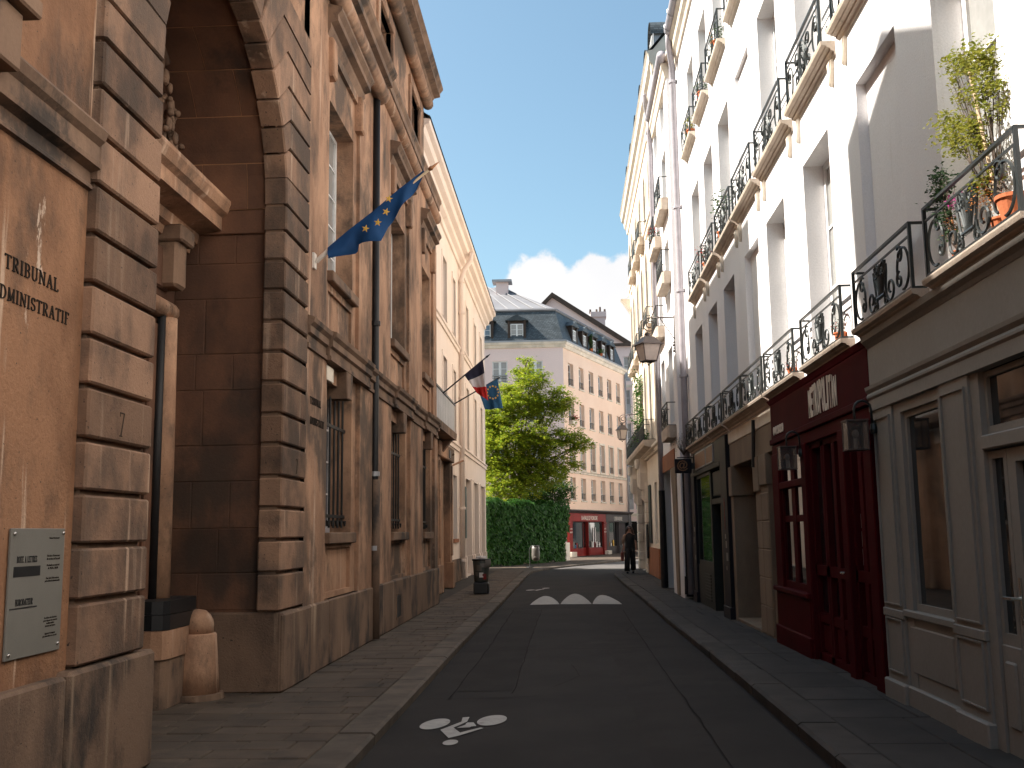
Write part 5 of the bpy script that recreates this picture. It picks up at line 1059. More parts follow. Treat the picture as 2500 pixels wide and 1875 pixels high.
def balcony(parent, fr, x0, x1, y, rail_h, kind, dep=.11, style='slab', m='balconystone', off=0.0, ext=.05):
    prof = [(-.02, y-.15), (.015, y-.145), (.02, y-.11), (.05, y-.095), (.055, y-.075), (dep*.8, y-.06), (dep*.85, y-.05), (dep+.025, y-.04), (dep+.035, y-.012), (dep+.035, y), (-.02, y)]
    bo_ = band(fr, parent, 'balcony', x0-ext, x1+ext, [(z+off, yy) for z, yy in prof], m)
    if style == 'console':
        for x in (x0+.02, x1-.02):
            obj('bracket', MB().prism([(x-.06, y-.16), (x+.06, y-.16), (x+.045, y-.28), (x+.02, y-.40), (x, y-.44), (x-.02, y-.40), (x-.045, y-.28)], off-.01, off+.05, .015), 'whitestone', bo_, fr.at(0, 0, 0))
    put('railing', rail_mesh(kind, round(x1-x0, 2), rail_h, dep), bo_, fr.at(x0, y+.012, off+dep))
    return bo_
spanA = [(4.0, 5.62), (5.98, 7.57), (7.91, 9.50), (9.98, 11.70), (12.14, 13.95), (14.13, 15.85), (15.93, 17.72), (17.94, 19.82), (20.0, 21.90), (22.0, 23.3)]
for a, c in spanA: balcony(wh, RF, -c, -a, 3.36, .53, 'A', .105)
spanB = [(6.0, 7.5), (8.1, 9.65), (10.11, 11.69), (12.12, 13.82), (14.23, 15.81), (16.12, 17.72), (18.10, 19.60), (20.0, 21.70)]
for a, c in spanB: balcony(wh, RF, -c, -a, 6.44, .57, 'B', .115, 'console', ext=.12)
for a, c in [(14.4, 15.8), (16.53, 18.05), (18.58, 19.98), (20.6, 22.05)]: balcony(wh, RF, -c, -a, 9.74, .55, 'A', .11, m='whitestone')
# --- grey shopfront, nearest
gs = thing('shopfront', (2.77, 7, 0), 'pale grey panelled wooden shopfront nearest the camera with glazed door', 'shopfront')
G = lambda y: -y      # world Y to the wall's own x
gx0, gx1 = G(9.50), G(2.5); zb = .09
band(RF, gs, 'fascia_cornice', gx0, gx1, [(-.02, 3.16), (.02, 3.17), (.04, 3.20), (.07, 3.23), (.08, 3.28), (-.02, 3.30)], 'greypaint')
obj('fascia', MB().cbox(gx0, gx1, 2.80, 3.17, -.1, .018, .004), 'greypaint', gs, Q0)
band(RF, gs, 'architrave', gx0, gx1, [(-.02, 2.58), (.035, 2.59), (.035, 2.69), (.05, 2.71), (.05, 2.73), (.04, 2.75), (.06, 2.78), (.065, 2.81), (-.02, 2.82)], 'greypaint')
obj('back_board', MB().box(gx0, gx1, 0, 3.2, -.6, -.16), 'dark', gs, Q0)
def pilaster(parent, y0, y1, m, z=.04, base=zb, split=.82, top=2.60):
    a, c = G(y1), G(y0); p = obj('pilaster', MB().box(a, c, base-.1, top, -.17, z-.02), m, parent, Q0)
    fw = .06
    for ya, yb in ((base+.24, split-.06), (split+.08, top-.10)):
        for q in ((a+fw-.012, a+fw, ya, yb), (c-fw, c-fw+.012, ya, yb), (a+fw-.012, c-fw+.012, ya-.012, ya), (a+fw-.012, c-fw+.012, yb, yb+.012)):
            obj('panel_moulding', MB().box(*q, z-.022, z-.004), m, p, Q0)
    obj('pilaster_base', MB().cbox(a-.012, c+.012, base-.1, base+.16, -.1, z+.02, .012), m, p, Q0); obj('pilaster_rail', MB().cbox(a-.006, c+.006, split-.04, split+.03, -.02, z-.006, .006), m, p, Q0)
pilaster(gs, 8.92, 9.45, 'greypaint'); pilaster(gs, 7.22, 7.78, 'greypaint'); pilaster(gs, 3.0, 3.5, 'greypaint')
window(gs, RF, G(8.74), G(7.86), .85, 2.50, -.06, 1, 1, fm='greypaint', fw=.05, name='shop_window', label='tall shop window mirroring the courthouse')
obj('window_mullion', MB().box(G(8.94), G(8.74), .05, 2.6, -.15, .0), 'greypaint', gs, Q0); obj('window_mullion', MB().box(G(7.86), G(7.76), .05, 2.6, -.15, .0), 'greypaint', gs, Q0); obj('window_head', MB().box(G(8.74), G(7.86), 2.50, 2.6, -.15, .0), 'greypaint', gs, Q0)
sr = obj('stall_riser', MB().box(G(8.94), G(7.76), .0, .85, -.15, -.006), 'greypaint', gs, Q0); obj('sill', MB().cbox(G(8.93), G(7.77), .81, .868, -.1, .03, .008), 'greypaint', sr, Q0)
obj('riser_panel', MB().cbox(G(8.84), G(7.88), .36, .74, -.02, .006, .012), 'greypaint', sr, Q0)
obj('skirting', MB().cbox(G(8.93), G(7.77), 0, .25, -.1, .03, .012), 'greypaint', sr, Q0)
obj('door_post', MB().box(G(7.24), G(7.08), 0, 2.6, -.16, .0), 'greypaint', gs, Q0); obj('door_post', MB().box(G(5.75), G(5.6), 0, 2.6, -.16, .0), 'greypaint', gs, Q0)
obj('transom', MB().cbox(G(7.08), G(5.75), 2.05, 2.15, -.14, .015, .01), 'greypaint', gs, Q0)
window(gs, RF, G(7.08), G(5.75), 2.15, 2.58, -.07, 1, 1, fm='greypaint', fw=.04, name='fanlight')
window(gs, RF, G(7.08), G(6.80), .78, 2.04, -.06, 1, 1, fm='greypaint', fw=.05, name='side_light')
obj('side_panel', MB().cbox(G(7.08), G(6.79), .0, .78, -.12, -.02, .008), 'greypaint', gs, Q0)
dr = obj('door', MB().box(G(6.79), G(5.75), .02, .80, -.12, -.03).box(G(6.79), G(6.67), .80, 2.04, -.12, -.03).box(G(5.87), G(5.75), .8, 2.04, -.12, -.03).box(G(6.67), G(5.87), 1.95, 2.04, -.12, -.03), 'greypaint', gs, Q0)
obj('pane', MB().box(G(6.67), G(5.87), .80, 1.95, -.085, -.075), 'glass', dr, Q0); obj('door_panel', MB().cbox(G(6.67), G(5.87), .26, .68, -.04, -.012, .012), 'greypaint', dr, Q0); obj('door_panel', MB().cbox(G(7.02), G(6.86), .26, .68, -.03, -.004, .012), 'greypaint', dr, Q0)
obj('handle', MB().box(G(6.745), G(6.715), .93, 1.22, -.03, -.02).tube([(G(6.73), 1.09, -.02), (G(6.73), 1.09, .03), (G(6.85), 1.09, .035)], .012, 6), 'screw', dr, Q0)
window(gs, RF, G(5.6), G(3.5), .85, 2.55, -.06, 1, 1, fm='greypaint', fw=.05, name='shop_window'); obj('stall_riser', MB().box(G(5.6), G(3.5), 0, .85, -.14, .0), 'greypaint', gs, Q0)
# --- dark red restaurant front
rs = thing('shopfront', (2.77, 12, 0), 'dark red wooden restaurant front with tall narrow door panes', 'shopfront')
rx0, rx1 = G(14.12), G(9.52); RZ = .04
obj('back_board', MB().box(rx0, rx1, 0, 3.2, -.6, -.2), 'dark', rs, Q0)
obj('fascia', MB().cbox(rx0, rx1, 2.74, 3.24, -.1, .02, .006), 'redpaint', rs, Q0); obj('fascia_rail', MB().cbox(rx0, rx1, 2.66, 2.735, -.1, .05, .01), 'redpaint', rs, Q0)
obj('lower_rail', MB().cbox(rx0, rx1, 2.52, 2.655, -.1, .02, .008), 'redpaint', rs, Q0); band(RF, rs, 'fascia_cornice', rx0, rx1, [(-.02, 3.20), (.03, 3.205), (.055, 3.24), (.07, 3.26), (-.02, 3.28)], 'redpaint')
def rpost(y0, y1, z=RZ, y_0=.02, y_1=2.53): obj('post', MB().cbox(G(y1), G(y0), y_0, y_1, -.2, z, .01), 'redpaint', rs, Q0)
for y0, y1 in ((13.70, 14.10), (12.14, 12.38), (10.46, 10.66), (9.53, 9.78)): rpost(y0, y1)
window(rs, RF, G(13.70), G(12.38), .78, 2.52, -.03, 2, 2, fm='redpaint', gm='glass', fw=.07, mw_=.08, mid=.20, name='shop_window')
obj('transom', MB().cbox(G(13.72), G(12.36), 2.05, 2.14, -.06, .035, .01), 'redpaint', rs, Q0)
sr = obj('stall_riser', MB().cbox(G(14.12), G(12.20), .0, .77, -.2, .05, .01), 'redpaint', rs, Q0); obj('sill', MB().cbox(G(14.14), G(12.18), .74, .80, -.1, .09, .01), 'redpaint', sr, Q0); obj('skirting', MB().cbox(G(14.14), G(12.18), 0, .30, -.1, .075, .012), 'redpaint', sr, Q0)
def rdoor(ya, yb, n):
    a, c = G(yb), G(ya); d = obj('door', MB().box(a, c, .05, .16, -.14, -.02).box(a, c, 1.02, 1.13, -.14, -.02).box(a, c, 2.45, 2.53, -.14, -.02).box(a, a+.07, .1, 2.5, -.14, -.02).box(c-.07, c, .1, 2.5, -.14, -.02), 'redpaint', rs, Q0)
    w = (c-a-.14)/n
    for k in range(n):
        x0 = a+.07+w*k; x1 = x0+w
        if k < n-1: obj('stile', MB().box(x1-.06, x1+.06, .1, 2.5, -.13, -.022), 'redpaint', d, Q0)
        obj('pane', MB().box(x0+.03, x1-.03, 1.13, 2.45, -.085, -.075), 'glass', d, Q0)
        obj('lower_field', MB().box(x0, x1, .12, 1.03, -.12, -.09), 'redpaint', d, Q0); obj('mid_rail', MB().box(x0, x1, .5, .60, -.12, -.03), 'redpaint', d, Q0)
        obj('pane', MB().prism([(x0+.06, .62), (x1-.06, .62), (x1-.06, .86)]+arc((x0+x1)/2, .86, (x1-x0)/2-.06, 0, 180, 6)[1:-1]+[(x0+.06, .86)], -.085, -.06), 'glass', d, Q0)
        obj('door_panel', MB().cbox(x0+.05, x1-.05, .18, .48, -.10, -.045, .012), 'redpaint', d, Q0)
    return d
rdoor(11.56, 12.14, 1); d = rdoor(10.66, 11.54, 2); obj('handle', MB().tube([(G(10.72), 1.09, -.02), (G(10.72), 1.09, .03), (G(10.84), 1.09, .03)], .012, 6), 'screw', d, Q0); rdoor(9.78, 10.46, 2)
for (y, h, m_) in ((1.62, .14, 'flower_red'), (1.44, .15, 'bagclear'), (1.26, .16, 'bagclear')):
    obj('window_notice', MB().box(G(9.98), G(9.90), y, y+h, -.07, -.068), m_, rs, Q0); obj('window_notice', MB().box(G(10.36), G(10.24), y-.08, y-.08+h, -.07, -.068), 'bagclear', rs, Q0)
# arched sign lettering: every letter stretched to the dome's outline
sg = put('sign_lettering', None, rs, Matrix.Translation((2.77, 11.2, 3.0)))
word = 'METROPOLITAN'; X0, X1 = G(11.86), G(10.62); Yb = 2.79; sgw = (X1-X0)/len(word)
for k, chx in enumerate(word):
    xm = X0+sgw*(k+.5); tt = (xm-(X0+X1)/2)/((X1-X0)/2); hh = .27+.10*math.sqrt(max(0, 1-(tt*.97)**2))
    me = text_mesh('letter', chx, 1, 'signwhite', .003, bold=.03); xs_ = [v.co.x for v in me.vertices]; ys_ = [v.co.y for v in me.vertices]
    wx = max(xs_)-min(xs_) or 1; wy = max(ys_)-min(ys_) or 1; mx = (max(xs_)+min(xs_))/2; my = min(ys_); sc = (sgw*.92 if chx != 'I' else sgw*.5)
    for v in me.vertices: v.co.x = (v.co.x-mx)/wx*sc; v.co.y = (v.co.y-my)/wy*hh
    put('letter', me, sg, RF.at(xm, Yb, .026))
put('phone_number', text_mesh('phone_number', '09 81 20 32 30', .10, 'signwhite', .003, sx=1.05, sy=1.35, bold=.006), rs, RF.at(G(13.62), 2.79, .026))
def wall_lamp(y, lab):
    t = thing('wall_lamp', (XR-.06, y, 2.5), lab, 'lamp', 'lamps on the red restaurant front'); x = G(y); zc = .21
    pts = [(x, 2.44, .05), (x, 2.60, .06)]+[(x, 2.60+.08*math.sin(R(a)), .06+.075-.075*math.cos(R(a))) for a in range(30, 181, 30)]+[(x, 2.56, .21), (x, 2.51, zc)]
    obj('arm', MB().tube(pts, .012, 7), 'iron', t, Q0, smooth=True); obj('wall_rose', MB().lathe([(.025, 2.38), (.035, 2.42), (.025, 2.47)], (x, .045), 10, axis='y'), 'iron', t, Q0)
    bx_ = MB(); s = .088; y0, y1 = 2.24, 2.49
    for sx in (-s, s):
        for sz in (-s, s): bx_.box(x+sx-.006, x+sx+.006, y0, y1, zc+sz-.006, zc+sz+.006)
    bx_.box(x-s-.01, x+s+.01, y1, y1+.015, zc-s-.01, zc+s+.01).box(x-s-.008, x+s+.008, y0-.01, y0, zc-s-.008, zc+s+.008)
    obj('lantern_frame', bx_, 'lampmetal', t, Q0)
    def mkclear():
        m = plain('clear_lamp_glass', (.12, .11, .10), .08); m.node_tree.nodes['Principled BSDF'].inputs['Alpha'].default_value = .30; return m
    gm = cached('lampclear', mkclear)
    for sx in (-1, 1): obj('pane', MB().box(x+sx*s-.002, x+sx*s+.002, y0, y1, zc-s, zc+s), gm, t, Q0); obj('pane', MB().box(x-s, x+s, y0, y1, zc+sx*s-.002, zc+sx*s+.002), gm, t, Q0)
    obj('bulb', MB().ball((x, 2.38, zc), (.03, .042, .03), 10, 7), 'lampglass', t, Q0, smooth=True); obj('bulb_holder', MB().lathe([(.018, 2.25), (.02, 2.34)], (x, zc), 8, axis='y'), 'lampglass', t, Q0)
wall_lamp(9.36, 'glass box lamp on a curved arm beside the grey shopfront'); wall_lamp(12.28, 'glass box lamp on a curved arm at the far end of the red front')
# --- stone doorway between red and dark fronts
def stonewall(y0, y1, a, c, nm='doorway_wall'): obj(nm, MB().cbox(G(y1), G(y0), a, c, -.55, .0, .008), 'doorstone', wh, Q0)
obj('lintel', MB().cbox(G(18.0), G(14.14), 2.60, 3.0, -.55, -.012, .01), 'doorstone', wh, Q0)
obj('shop_frieze', MB().cbox(G(18.05), G(14.13), 3.0, 3.2, -.3, .0, .008), 'whitestone', wh, Q0)
stonewall(17.72, 17.98, 0, 2.6); obj('door_jamb', MB().cbox(G(17.99), G(17.68), 2.1, 2.6, -.35, .03, .01), 'doorstone', wh, Q0)
stonewall(14.64, 15.55, 0, 2.6); obj('door_jamb', MB().cbox(G(15.60), G(15.18), 2.09, 2.6, -.35, .035, .01), 'doorstone', wh, Q0); obj('door_jamb', MB().cbox(G(15.14), G(14.62), 2.16, 2.6, -.35, .03, .01), 'doorstone', wh, Q0)
for k in range(5):
    obj('stone_block', MB().cbox(G(15.54), G(15.12), .40*k+.06, .40*k+.455, -.1, .012, .012), 'doorstone', wh, Q0); obj('stone_block', MB().cbox(G(15.11), G(14.65), .40*k+.06, .40*k+.455, -.1, .012, .012), 'doorstone', wh, Q0)
dd = obj('house_door', MB().box(G(17.75), G(15.5), 0, 2.62, -.56, -.45), 'doorgrey', wh, Q0)
for k in range(2):
    for y0, y1 in ((.2, .9), (1.0, 1.9), (2.0, 2.5)): obj('door_panel', MB().cbox(G(17.65-1.05*k), G(16.7-1.05*k), y0, y1, -.46, -.42, .02), 'doorgrey', dd, Q0)
obj('step', MB().cbox(G(17.72), G(15.55), 0, .08, -.45, .0, .01), 'doorstone', wh, Q0)
obj('narrow_shutter', MB().box(G(14.62), G(14.14), .77, 2.6, -.4, -.14), 'blackpaint', wh, Q0); obj('cable_conduit', MB().tube([(G(15.42), 3.15, .02), (G(15.42), 2.45, .05)], .03, 6), 'pipedark', wh, Q0)
obj('sill_block', MB().cbox(G(14.63), G(14.13), 0, .77, -.4, -.02, .01), 'doorstone', wh, Q0)
# --- dark internet shop
ds = thing('shopfront', (2.77, 20.5, 0), 'dark green and black internet shopfront before the at-sign', 'shopfront')
obj('back_board', MB().box(G(23.85), G(18.0), 0, 3.2, -.6, -.25), 'dark', ds, Q0)
def dpost(y0, y1, z, m='blackpaint'): obj('post', MB().cbox(G(y1), G(y0), 0, 3.18, -.25, z, .012), m, ds, Q0); obj('post_base', MB().cbox(G(y1)-.02, G(y0)+.02, 0, .22, -.2, z+.025, .01), m, ds, Q0)
dpost(18.02, 18.75, .06); dpost(22.62, 23.3, .06); obj('end_panel', MB().box(G(23.88), G(23.3), 0, 3.2, -.2, .0), 'blackpaint', ds, Q0)
obj('fascia', MB().cbox(G(22.62), G(18.75), 2.76, 3.19, -.2, .04, .01), 'darkpaint', ds, Q0); obj('fascia_rail', MB().cbox(G(22.62), G(18.75), 2.68, 2.755, -.2, .07, .008), 'darkpaint', ds, Q0)
for ya, yb in ((22.25, 20.60), (20.5, 19.55)):
    pb = obj('poster_board', MB().cbox(G(ya), G(yb), 2.80, 3.15, .03, .065, .006), 'zinc', ds, Q0); obj('poster', MB().box(G(ya-.05), G(yb+.05), 2.83, 3.12, .065, .069), 'screen', pb, Q0)
window(ds, RF, G(22.55), G(20.36), .82, 2.68, -.02, 1, 1, fm='darkpaint', fw=.06, name='shop_window')
sr = obj('stall_riser', MB().box(G(22.62), G(20.3), 0, .82, -.2, .02), 'darkpaint', ds, Q0)
for k in range(9): obj('grille_slat', MB().cbox(G(21.6), G(20.7), .14+.06*k, .18+.06*k, .0, .035, .004), 'darkpaint', sr, Q0)
dr = obj('door', MB().box(G(20.36), G(20.2), 0, 2.68, -.2, .03).box(G(18.95), G(18.75), 0, 2.68, -.2, .03).box(G(20.2), G(18.95), 2.02, 2.12, -.2, .02).box(G(20.2), G(19.3), .08, 2.02, -.2, -.14), 'darkpaint', ds, Q0)
obj('transom_panel', MB().cbox(G(20.15), G(19.0), 2.16, 2.64, -.1, .0, .02), 'darkpaint', dr, Q0); obj('door_edge', MB().box(G(19.9), G(19.55), .1, 2.0, -.14, -.1), 'doorstone', dr, Q0); obj('handle', MB().box(G(19.5), G(19.46), .95, 1.15, -.14, -.1), 'screw', dr, Q0)
for k, chx in enumerate('INTERNET'): put('letter', text_mesh('letter', chx, .10, 'signred', .003, bold=.003), ds, RF.at(G(18.36), 2.02-.068*k, .063))
for x, y, w, h in ((18.3, 1.22, .16, .12), (18.36, 1.38, .12, .08), (18.25, 1.0, .2, .14), (18.34, .84, .1, .07), (22.8, 1.5, .14, .1), (22.9, 1.25, .1, .14), (22.75, .9, .1, .1)): obj('sticker', MB().box(G(x)-w/2, G(x)+w/2, y, y+h, .058, .063), 'bagclear', ds, Q0)
# hanging at-sign (hangs from the wall, faces down the street)
hs = thing('hanging_sign', (2.5, 22.5, 2.9), 'small square black hanging sign with an at symbol', 'sign')
HF = Fr((2.33, 22.5, 0), (1, 0)); H0 = HF.at(0, 0, 0)
obj('box', MB().cbox(0, .36, 2.76, 3.07, -.10, .0, .01), 'blackpaint', hs, H0); put('symbol', text_mesh('at', '@', .24, 'screen', .004, bold=.004), hs, HF.at(.16, 2.86, .004))
obj('hanger', MB().tube([(.05, 3.10, -.05), (.47, 3.10, -.05)], .012, 6), 'black', hs, H0); obj('bracket', MB().cbox(.36, .47, 2.85, 2.98, -.08, -.02, .005), 'black', hs, H0)

# ------------------------------------------------------------------ pinkish-white middle house (R2)
X2 = 2.60; RF2 = Fr((X2, 0, 0), (0, -1)); B0 = RF2.at(0, 0, 0)
mh = thing('narrow_house', (X2, 26, 0), 'narrow white house with round-cornered balconies carrying the big lantern', 'building')
w2 = [25.75, 27.75]
o2 = [op(f, y0, y1, .22, 1.0) for f in w2 for y0, y1 in ((4.15, 6.0), (6.9, 8.7), (9.3, 11.0), (11.6, 12.5))]+[(-28.3, -26.3, 0, 3.05, .6)]
b = MB(); wall(b, -28.6, -23.92, 0, 12.8, o2, z=0); b.quad((-23.92, 0, 0), (-23.92, 0, -.8), (-23.92, 12.8, -.8), (-23.92, 12.8, 0)); b.quad((-28.6, 0, 0), (-28.6, 12.8, 0), (-28.6, 12.8, -.8), (-28.6, 0, -.8)); wall_obj('wall', b, 'white', mh, B0)
obj('building_core', MB().box(-28.55, -24, 0, 12.8, -9, -.7), 'dark', mh, B0)
for o in o2[:-1]: window(mh, RF2, *o[:4], -.2, 2, 3, gm='glass_pale', fw=.06)
for far, y, k in ((25.95, 4.0, 'A'), (27.95, 6.8, 'C'), (25.95, 7.75, 'C'), (27.95, 9.2, 'A'), (25.95, 9.6, 'A')):
    x0, x1 = -far, -far+1.45; bo_ = obj('balcony', MB().prism([(x0-.06, y-.28), (x0+.12, y-.30), (x1-.12, y-.30), (x1+.06, y-.28), (x1+.10, y), (x0-.10, y)], -.02, .22, .05), 'balconystone', mh, B0)
    put('railing', rail_mesh(k, 1.45, .56, .2), bo_, RF2.at(x0, y+.01, .2))
obj('shop_panel', MB().cbox(-28.55, -25.0, 3.06, 3.5, -.05, .03, .01), 'terra_band', mh, B0); obj('corbel', MB().prism([(-25.2, 0.02), (-24.75, 0.02), (-24.75, 3.05), (-25.9, 3.05), (-25.6, 2.4)], -.3, .04, .01), 'doorstone', mh, B0)
obj('shop_opening', MB().box(-28.3, -25.3, .02, 3.0, -.6, -.3), 'darkpaint', mh, B0)
gt = obj('gutter', MB().tube([(-27.6, 12.95, .12), (-23.7, 12.95, .12)], .11, 10), 'pipegrey', mh, B0, smooth=True)
band(RF2, mh, 'cornice', -28.7, -23.9, [(-.05, 12.45), (.04, 12.47), (.08, 12.65), (.12, 12.7), (.12, 12.82), (-.05, 12.86)], 'whitestone')
obj('downpipe', MB().tube([(-27.65, 12.9, .12), (-27.9, 12.6, .10), (-28.1, 12.2, .07), (-28.1, .1, .07)], .07, 10), 'pipegrey', mh, B0, smooth=True); obj('pipe_shoe', MB().lathe([(.10, .02), (.085, 2.6)], (-28.1, .07), 10, axis='y'), 'pipedark', mh, B0)
b = MB(); b.quad((-28.6, 12.85, .15), (-23.9, 12.85, .15), (-23.9, 14.6, -2.5), (-28.6, 14.6, -2.5)); obj('roof', b, 'slate', mh, B0)
obj('corner_pipe', MB().tube([(G(23.78), .05, .30-.20), (G(23.78), 3.1, .10)], .085, 10).lathe([(.12, .1), (.11, .5)], (G(23.78), .1), 10, axis='y'), 'blackpaint', mh, Q0)
# ------------------------------------------------------------------ cream stone mansion (R3)
X3 = 2.88; RF3 = Fr((X3, 0, 0), (0, -1)); C0 = RF3.at(0, 0, 0)
cm = thing('stone_mansion', (X3, 36, 0), 'cream stone mansion with arched windows and carved balcony at the street bend', 'building')
w3 = [30.6, 32.8, 35.0, 37.2, 39.5, 41.7, 43.3]
o3 = []
for f in w3:
    for y0, y1 in ((4.55, 7.3), (8.6, 10.9), (12.0, 13.6)): o3.append((-f, -f+.95, y0, y1, .2))
o3 += [(-41.9, -38.0, 0, 3.5, .8), (-36.8, -35.9, 1.1, 3.1, .2), (-34.6, -33.7, 1.1, 3.1, .2)]
b = MB(); wall(b, -43.7, -28.62, 0, 15.0, o3, z=0); b.quad((-43.7, 0, 0), (-43.7, 15, 0), (-43.7, 15, -10), (-43.7, 0, -10)); wall_obj('wall', b, 'beige', cm, C0)
obj('building_core', MB().box(-43.6, -28.7, 0, 14.9, -9, -.9), 'dark', cm, C0); obj('party_wall', MB().prism([(0, 12), (8, 12), (8, 17.3), (6, 17.5), (.7, 16.4), (-.25, 15.25)], 28.35, 28.6), 'whitestone', cm, RF3.M @ Matrix(((0, 0, -1, 0), (0, 1, 0, 0), (-1, 0, 0, 0), (0, 0, 0, 1))))
for o in o3:
    if o[2] > 1: window(cm, RF3, *o[:4], -.18, 2, 3, gm='glass_pale', fw=.06, fm='trim')
    if o[2] > 4: # arched head
        xm = (o[0]+o[1])/2; r = (o[1]-o[0])/2; y = o[3]; a_ = arc(xm, y-.02, r, 0, 180, 10)
        obj('arched_surround', MB().prism([(o[0]-.10, o[2])]+[(o[0]-.10, y-.3)]+[(xm+(r+.1)*math.cos(R(t)), y-.3+(r+.35)*math.sin(R(t))) for t in range(180, -1, -18)]+[(o[1]+.10, o[2]), (o[1], o[2]), (o[1], y-.45)]+[(xm+r*math.cos(R(t)), y-.45+(r+.05)*math.sin(R(t))) for t in range(0, 181, 18)]+[(o[0], y-.45), (o[0], o[2])], -.1, .05), 'beige', cm, C0)
for y, d in ((4.0, .16), (7.85, .10), (11.4, .12)): band(RF3, cm, 'string_course', -43.9, -28.65, [(-.05, y), (d*.5, y+.03), (d*.6, y+.14), (d, y+.18), (d, y+.26), (-.05, y+.3)], 'beige')
band(RF3, cm, 'cornice', -44.1, -28.3, [(-.1, 14.4), (.05, 14.42), (.08, 14.6), (.16, 14.7), (.18, 14.9), (.28, 15.0), (.30, 15.22), (.36, 15.3), (-.1, 15.4)], 'beige')
b = MB(); b.quad((-44, 15.3, .3), (-28.3, 15.3, .3), (-28.3, 16.5, -.7), (-44, 16.5, -.7)).quad((-44, 16.5, -.7), (-28.3, 16.5, -.7), (-28.3, 17.6, -6), (-44, 17.6, -6)); obj('roof', b, 'slate', cm, C0)
for f in (29.6, 31.4, 34.0, 36.6, 39.4, 42):
    dmr = obj('dormer', MB().box(-f-.5, -f+.5, 15.3, 16.3, -1.0, .05), 'zinc', cm, C0); window(cm, RF3, -f-.36, -f+.36, 15.42, 16.25, .065, 2, 3, fw=.05); obj('dormer_roof', MB().lathe([(.58, -1.05), (.58, .14)], (-f, 16.2), 16, 0, 180, axis='z'), 'slate', dmr, C0)
# carriage portal with carved consoles and the balcony above
for x in (-42.15, -37.75):
    for k in range(9): obj('rusticated_block', MB().cbox(x-.26-(.06 if k % 2 else 0), x+.26+(.06 if k % 2 else 0), .02+.36*k, .36+.36*k, -.1, .10, .015), 'beige', cm, C0)
    obj('console', MB().prism([(x-.2, 3.0), (x+.2, 3.0), (x+.28, 3.6), (x+.22, 4.1), (x-.22, 4.1), (x-.28, 3.6)], -.02, .34, .08).prism([(x-.14, 2.6), (x+.14, 2.6), (x+.2, 3.1), (x-.2, 3.1)], -.02, .2, .06).prism([(x-.24, 3.75), (x+.24, 3.75), (x+.3, 4.1), (x-.3, 4.1)], .3, .42, .04), 'beige', cm, C0)
obj('carriage_door', MB().box(-41.9, -38.0, 0, 3.5, -.85, -.75), 'doorwood', cm, C0)
bo_ = band(RF3, cm, 'balcony', -43.4, -33.4, [(-.02, 4.08), (.12, 4.1), (.16, 4.2), (.38, 4.26), (.42, 4.36), (.42, 4.44), (-.02, 4.46)], 'balconystone')
for k in range(6): put('railing', rail_mesh('C', 1.64, .66, .36), bo_, RF3.at(-43.3+1.65*k, 4.46, .38))
for f, y in ((36.0, 8.1), (38.3, 8.1), (40.6, 8.1), (42.5, 8.1), (33.8, 8.1), (36.0, 11.6), (38.3, 11.6), (40.6, 11.6)):
    bo_ = obj('balcony', MB().prism([(-f-.1, y-.25), (-f+1.25, y-.25), (-f+1.35, y), (-f-.2, y)], -.02, .28, .06), 'balconystone', cm, C0); put('railing', rail_mesh('C', 1.4, .55, .26), bo_, RF3.at(-f-.12, y+.01, .25))
obj('corbel', MB().add([(-43.7, 10.7, 0), (-43.2, 10.7, 0), (-43.7, 11.35, 0), (-43.2, 11.35, 0), (-43.7, 11.35, .45), (-43.2, 11.35, .45)], [(0, 1, 3, 2), (0, 4, 5, 1), (2, 3, 5, 4), (0, 2, 4), (1, 5, 3)]), 'beige', cm, C0)
b = MB(); b.tube([(-31.0, .1, .08), (-31.0, 13.9, .08), (-30.6, 14.6, .22), (-30.4, 14.9, .28)], .075, 10); pp = obj('downpipe', b, 'pipegrey', cm, C0, smooth=True); obj('pipe_shoe', MB().lathe([(.10, .05), (.09, 3.2)], (-31.0, .08), 10, axis='y'), 'pipedark', pp, C0)
obj('terracotta_plinth', MB().cbox(-37.4, -33.2, 0, .95, -.1, .05, .01), 'terra_band', cm, C0); obj('iron_gate', MB().box(-36.8, -35.9, 1.1, 3.1, .02, .05), 'iron', cm, C0)
obj('notice_board', MB().cbox(-37.45, -36.95, .55, 1.75, .06, .12, .01), 'black', cm, C0)
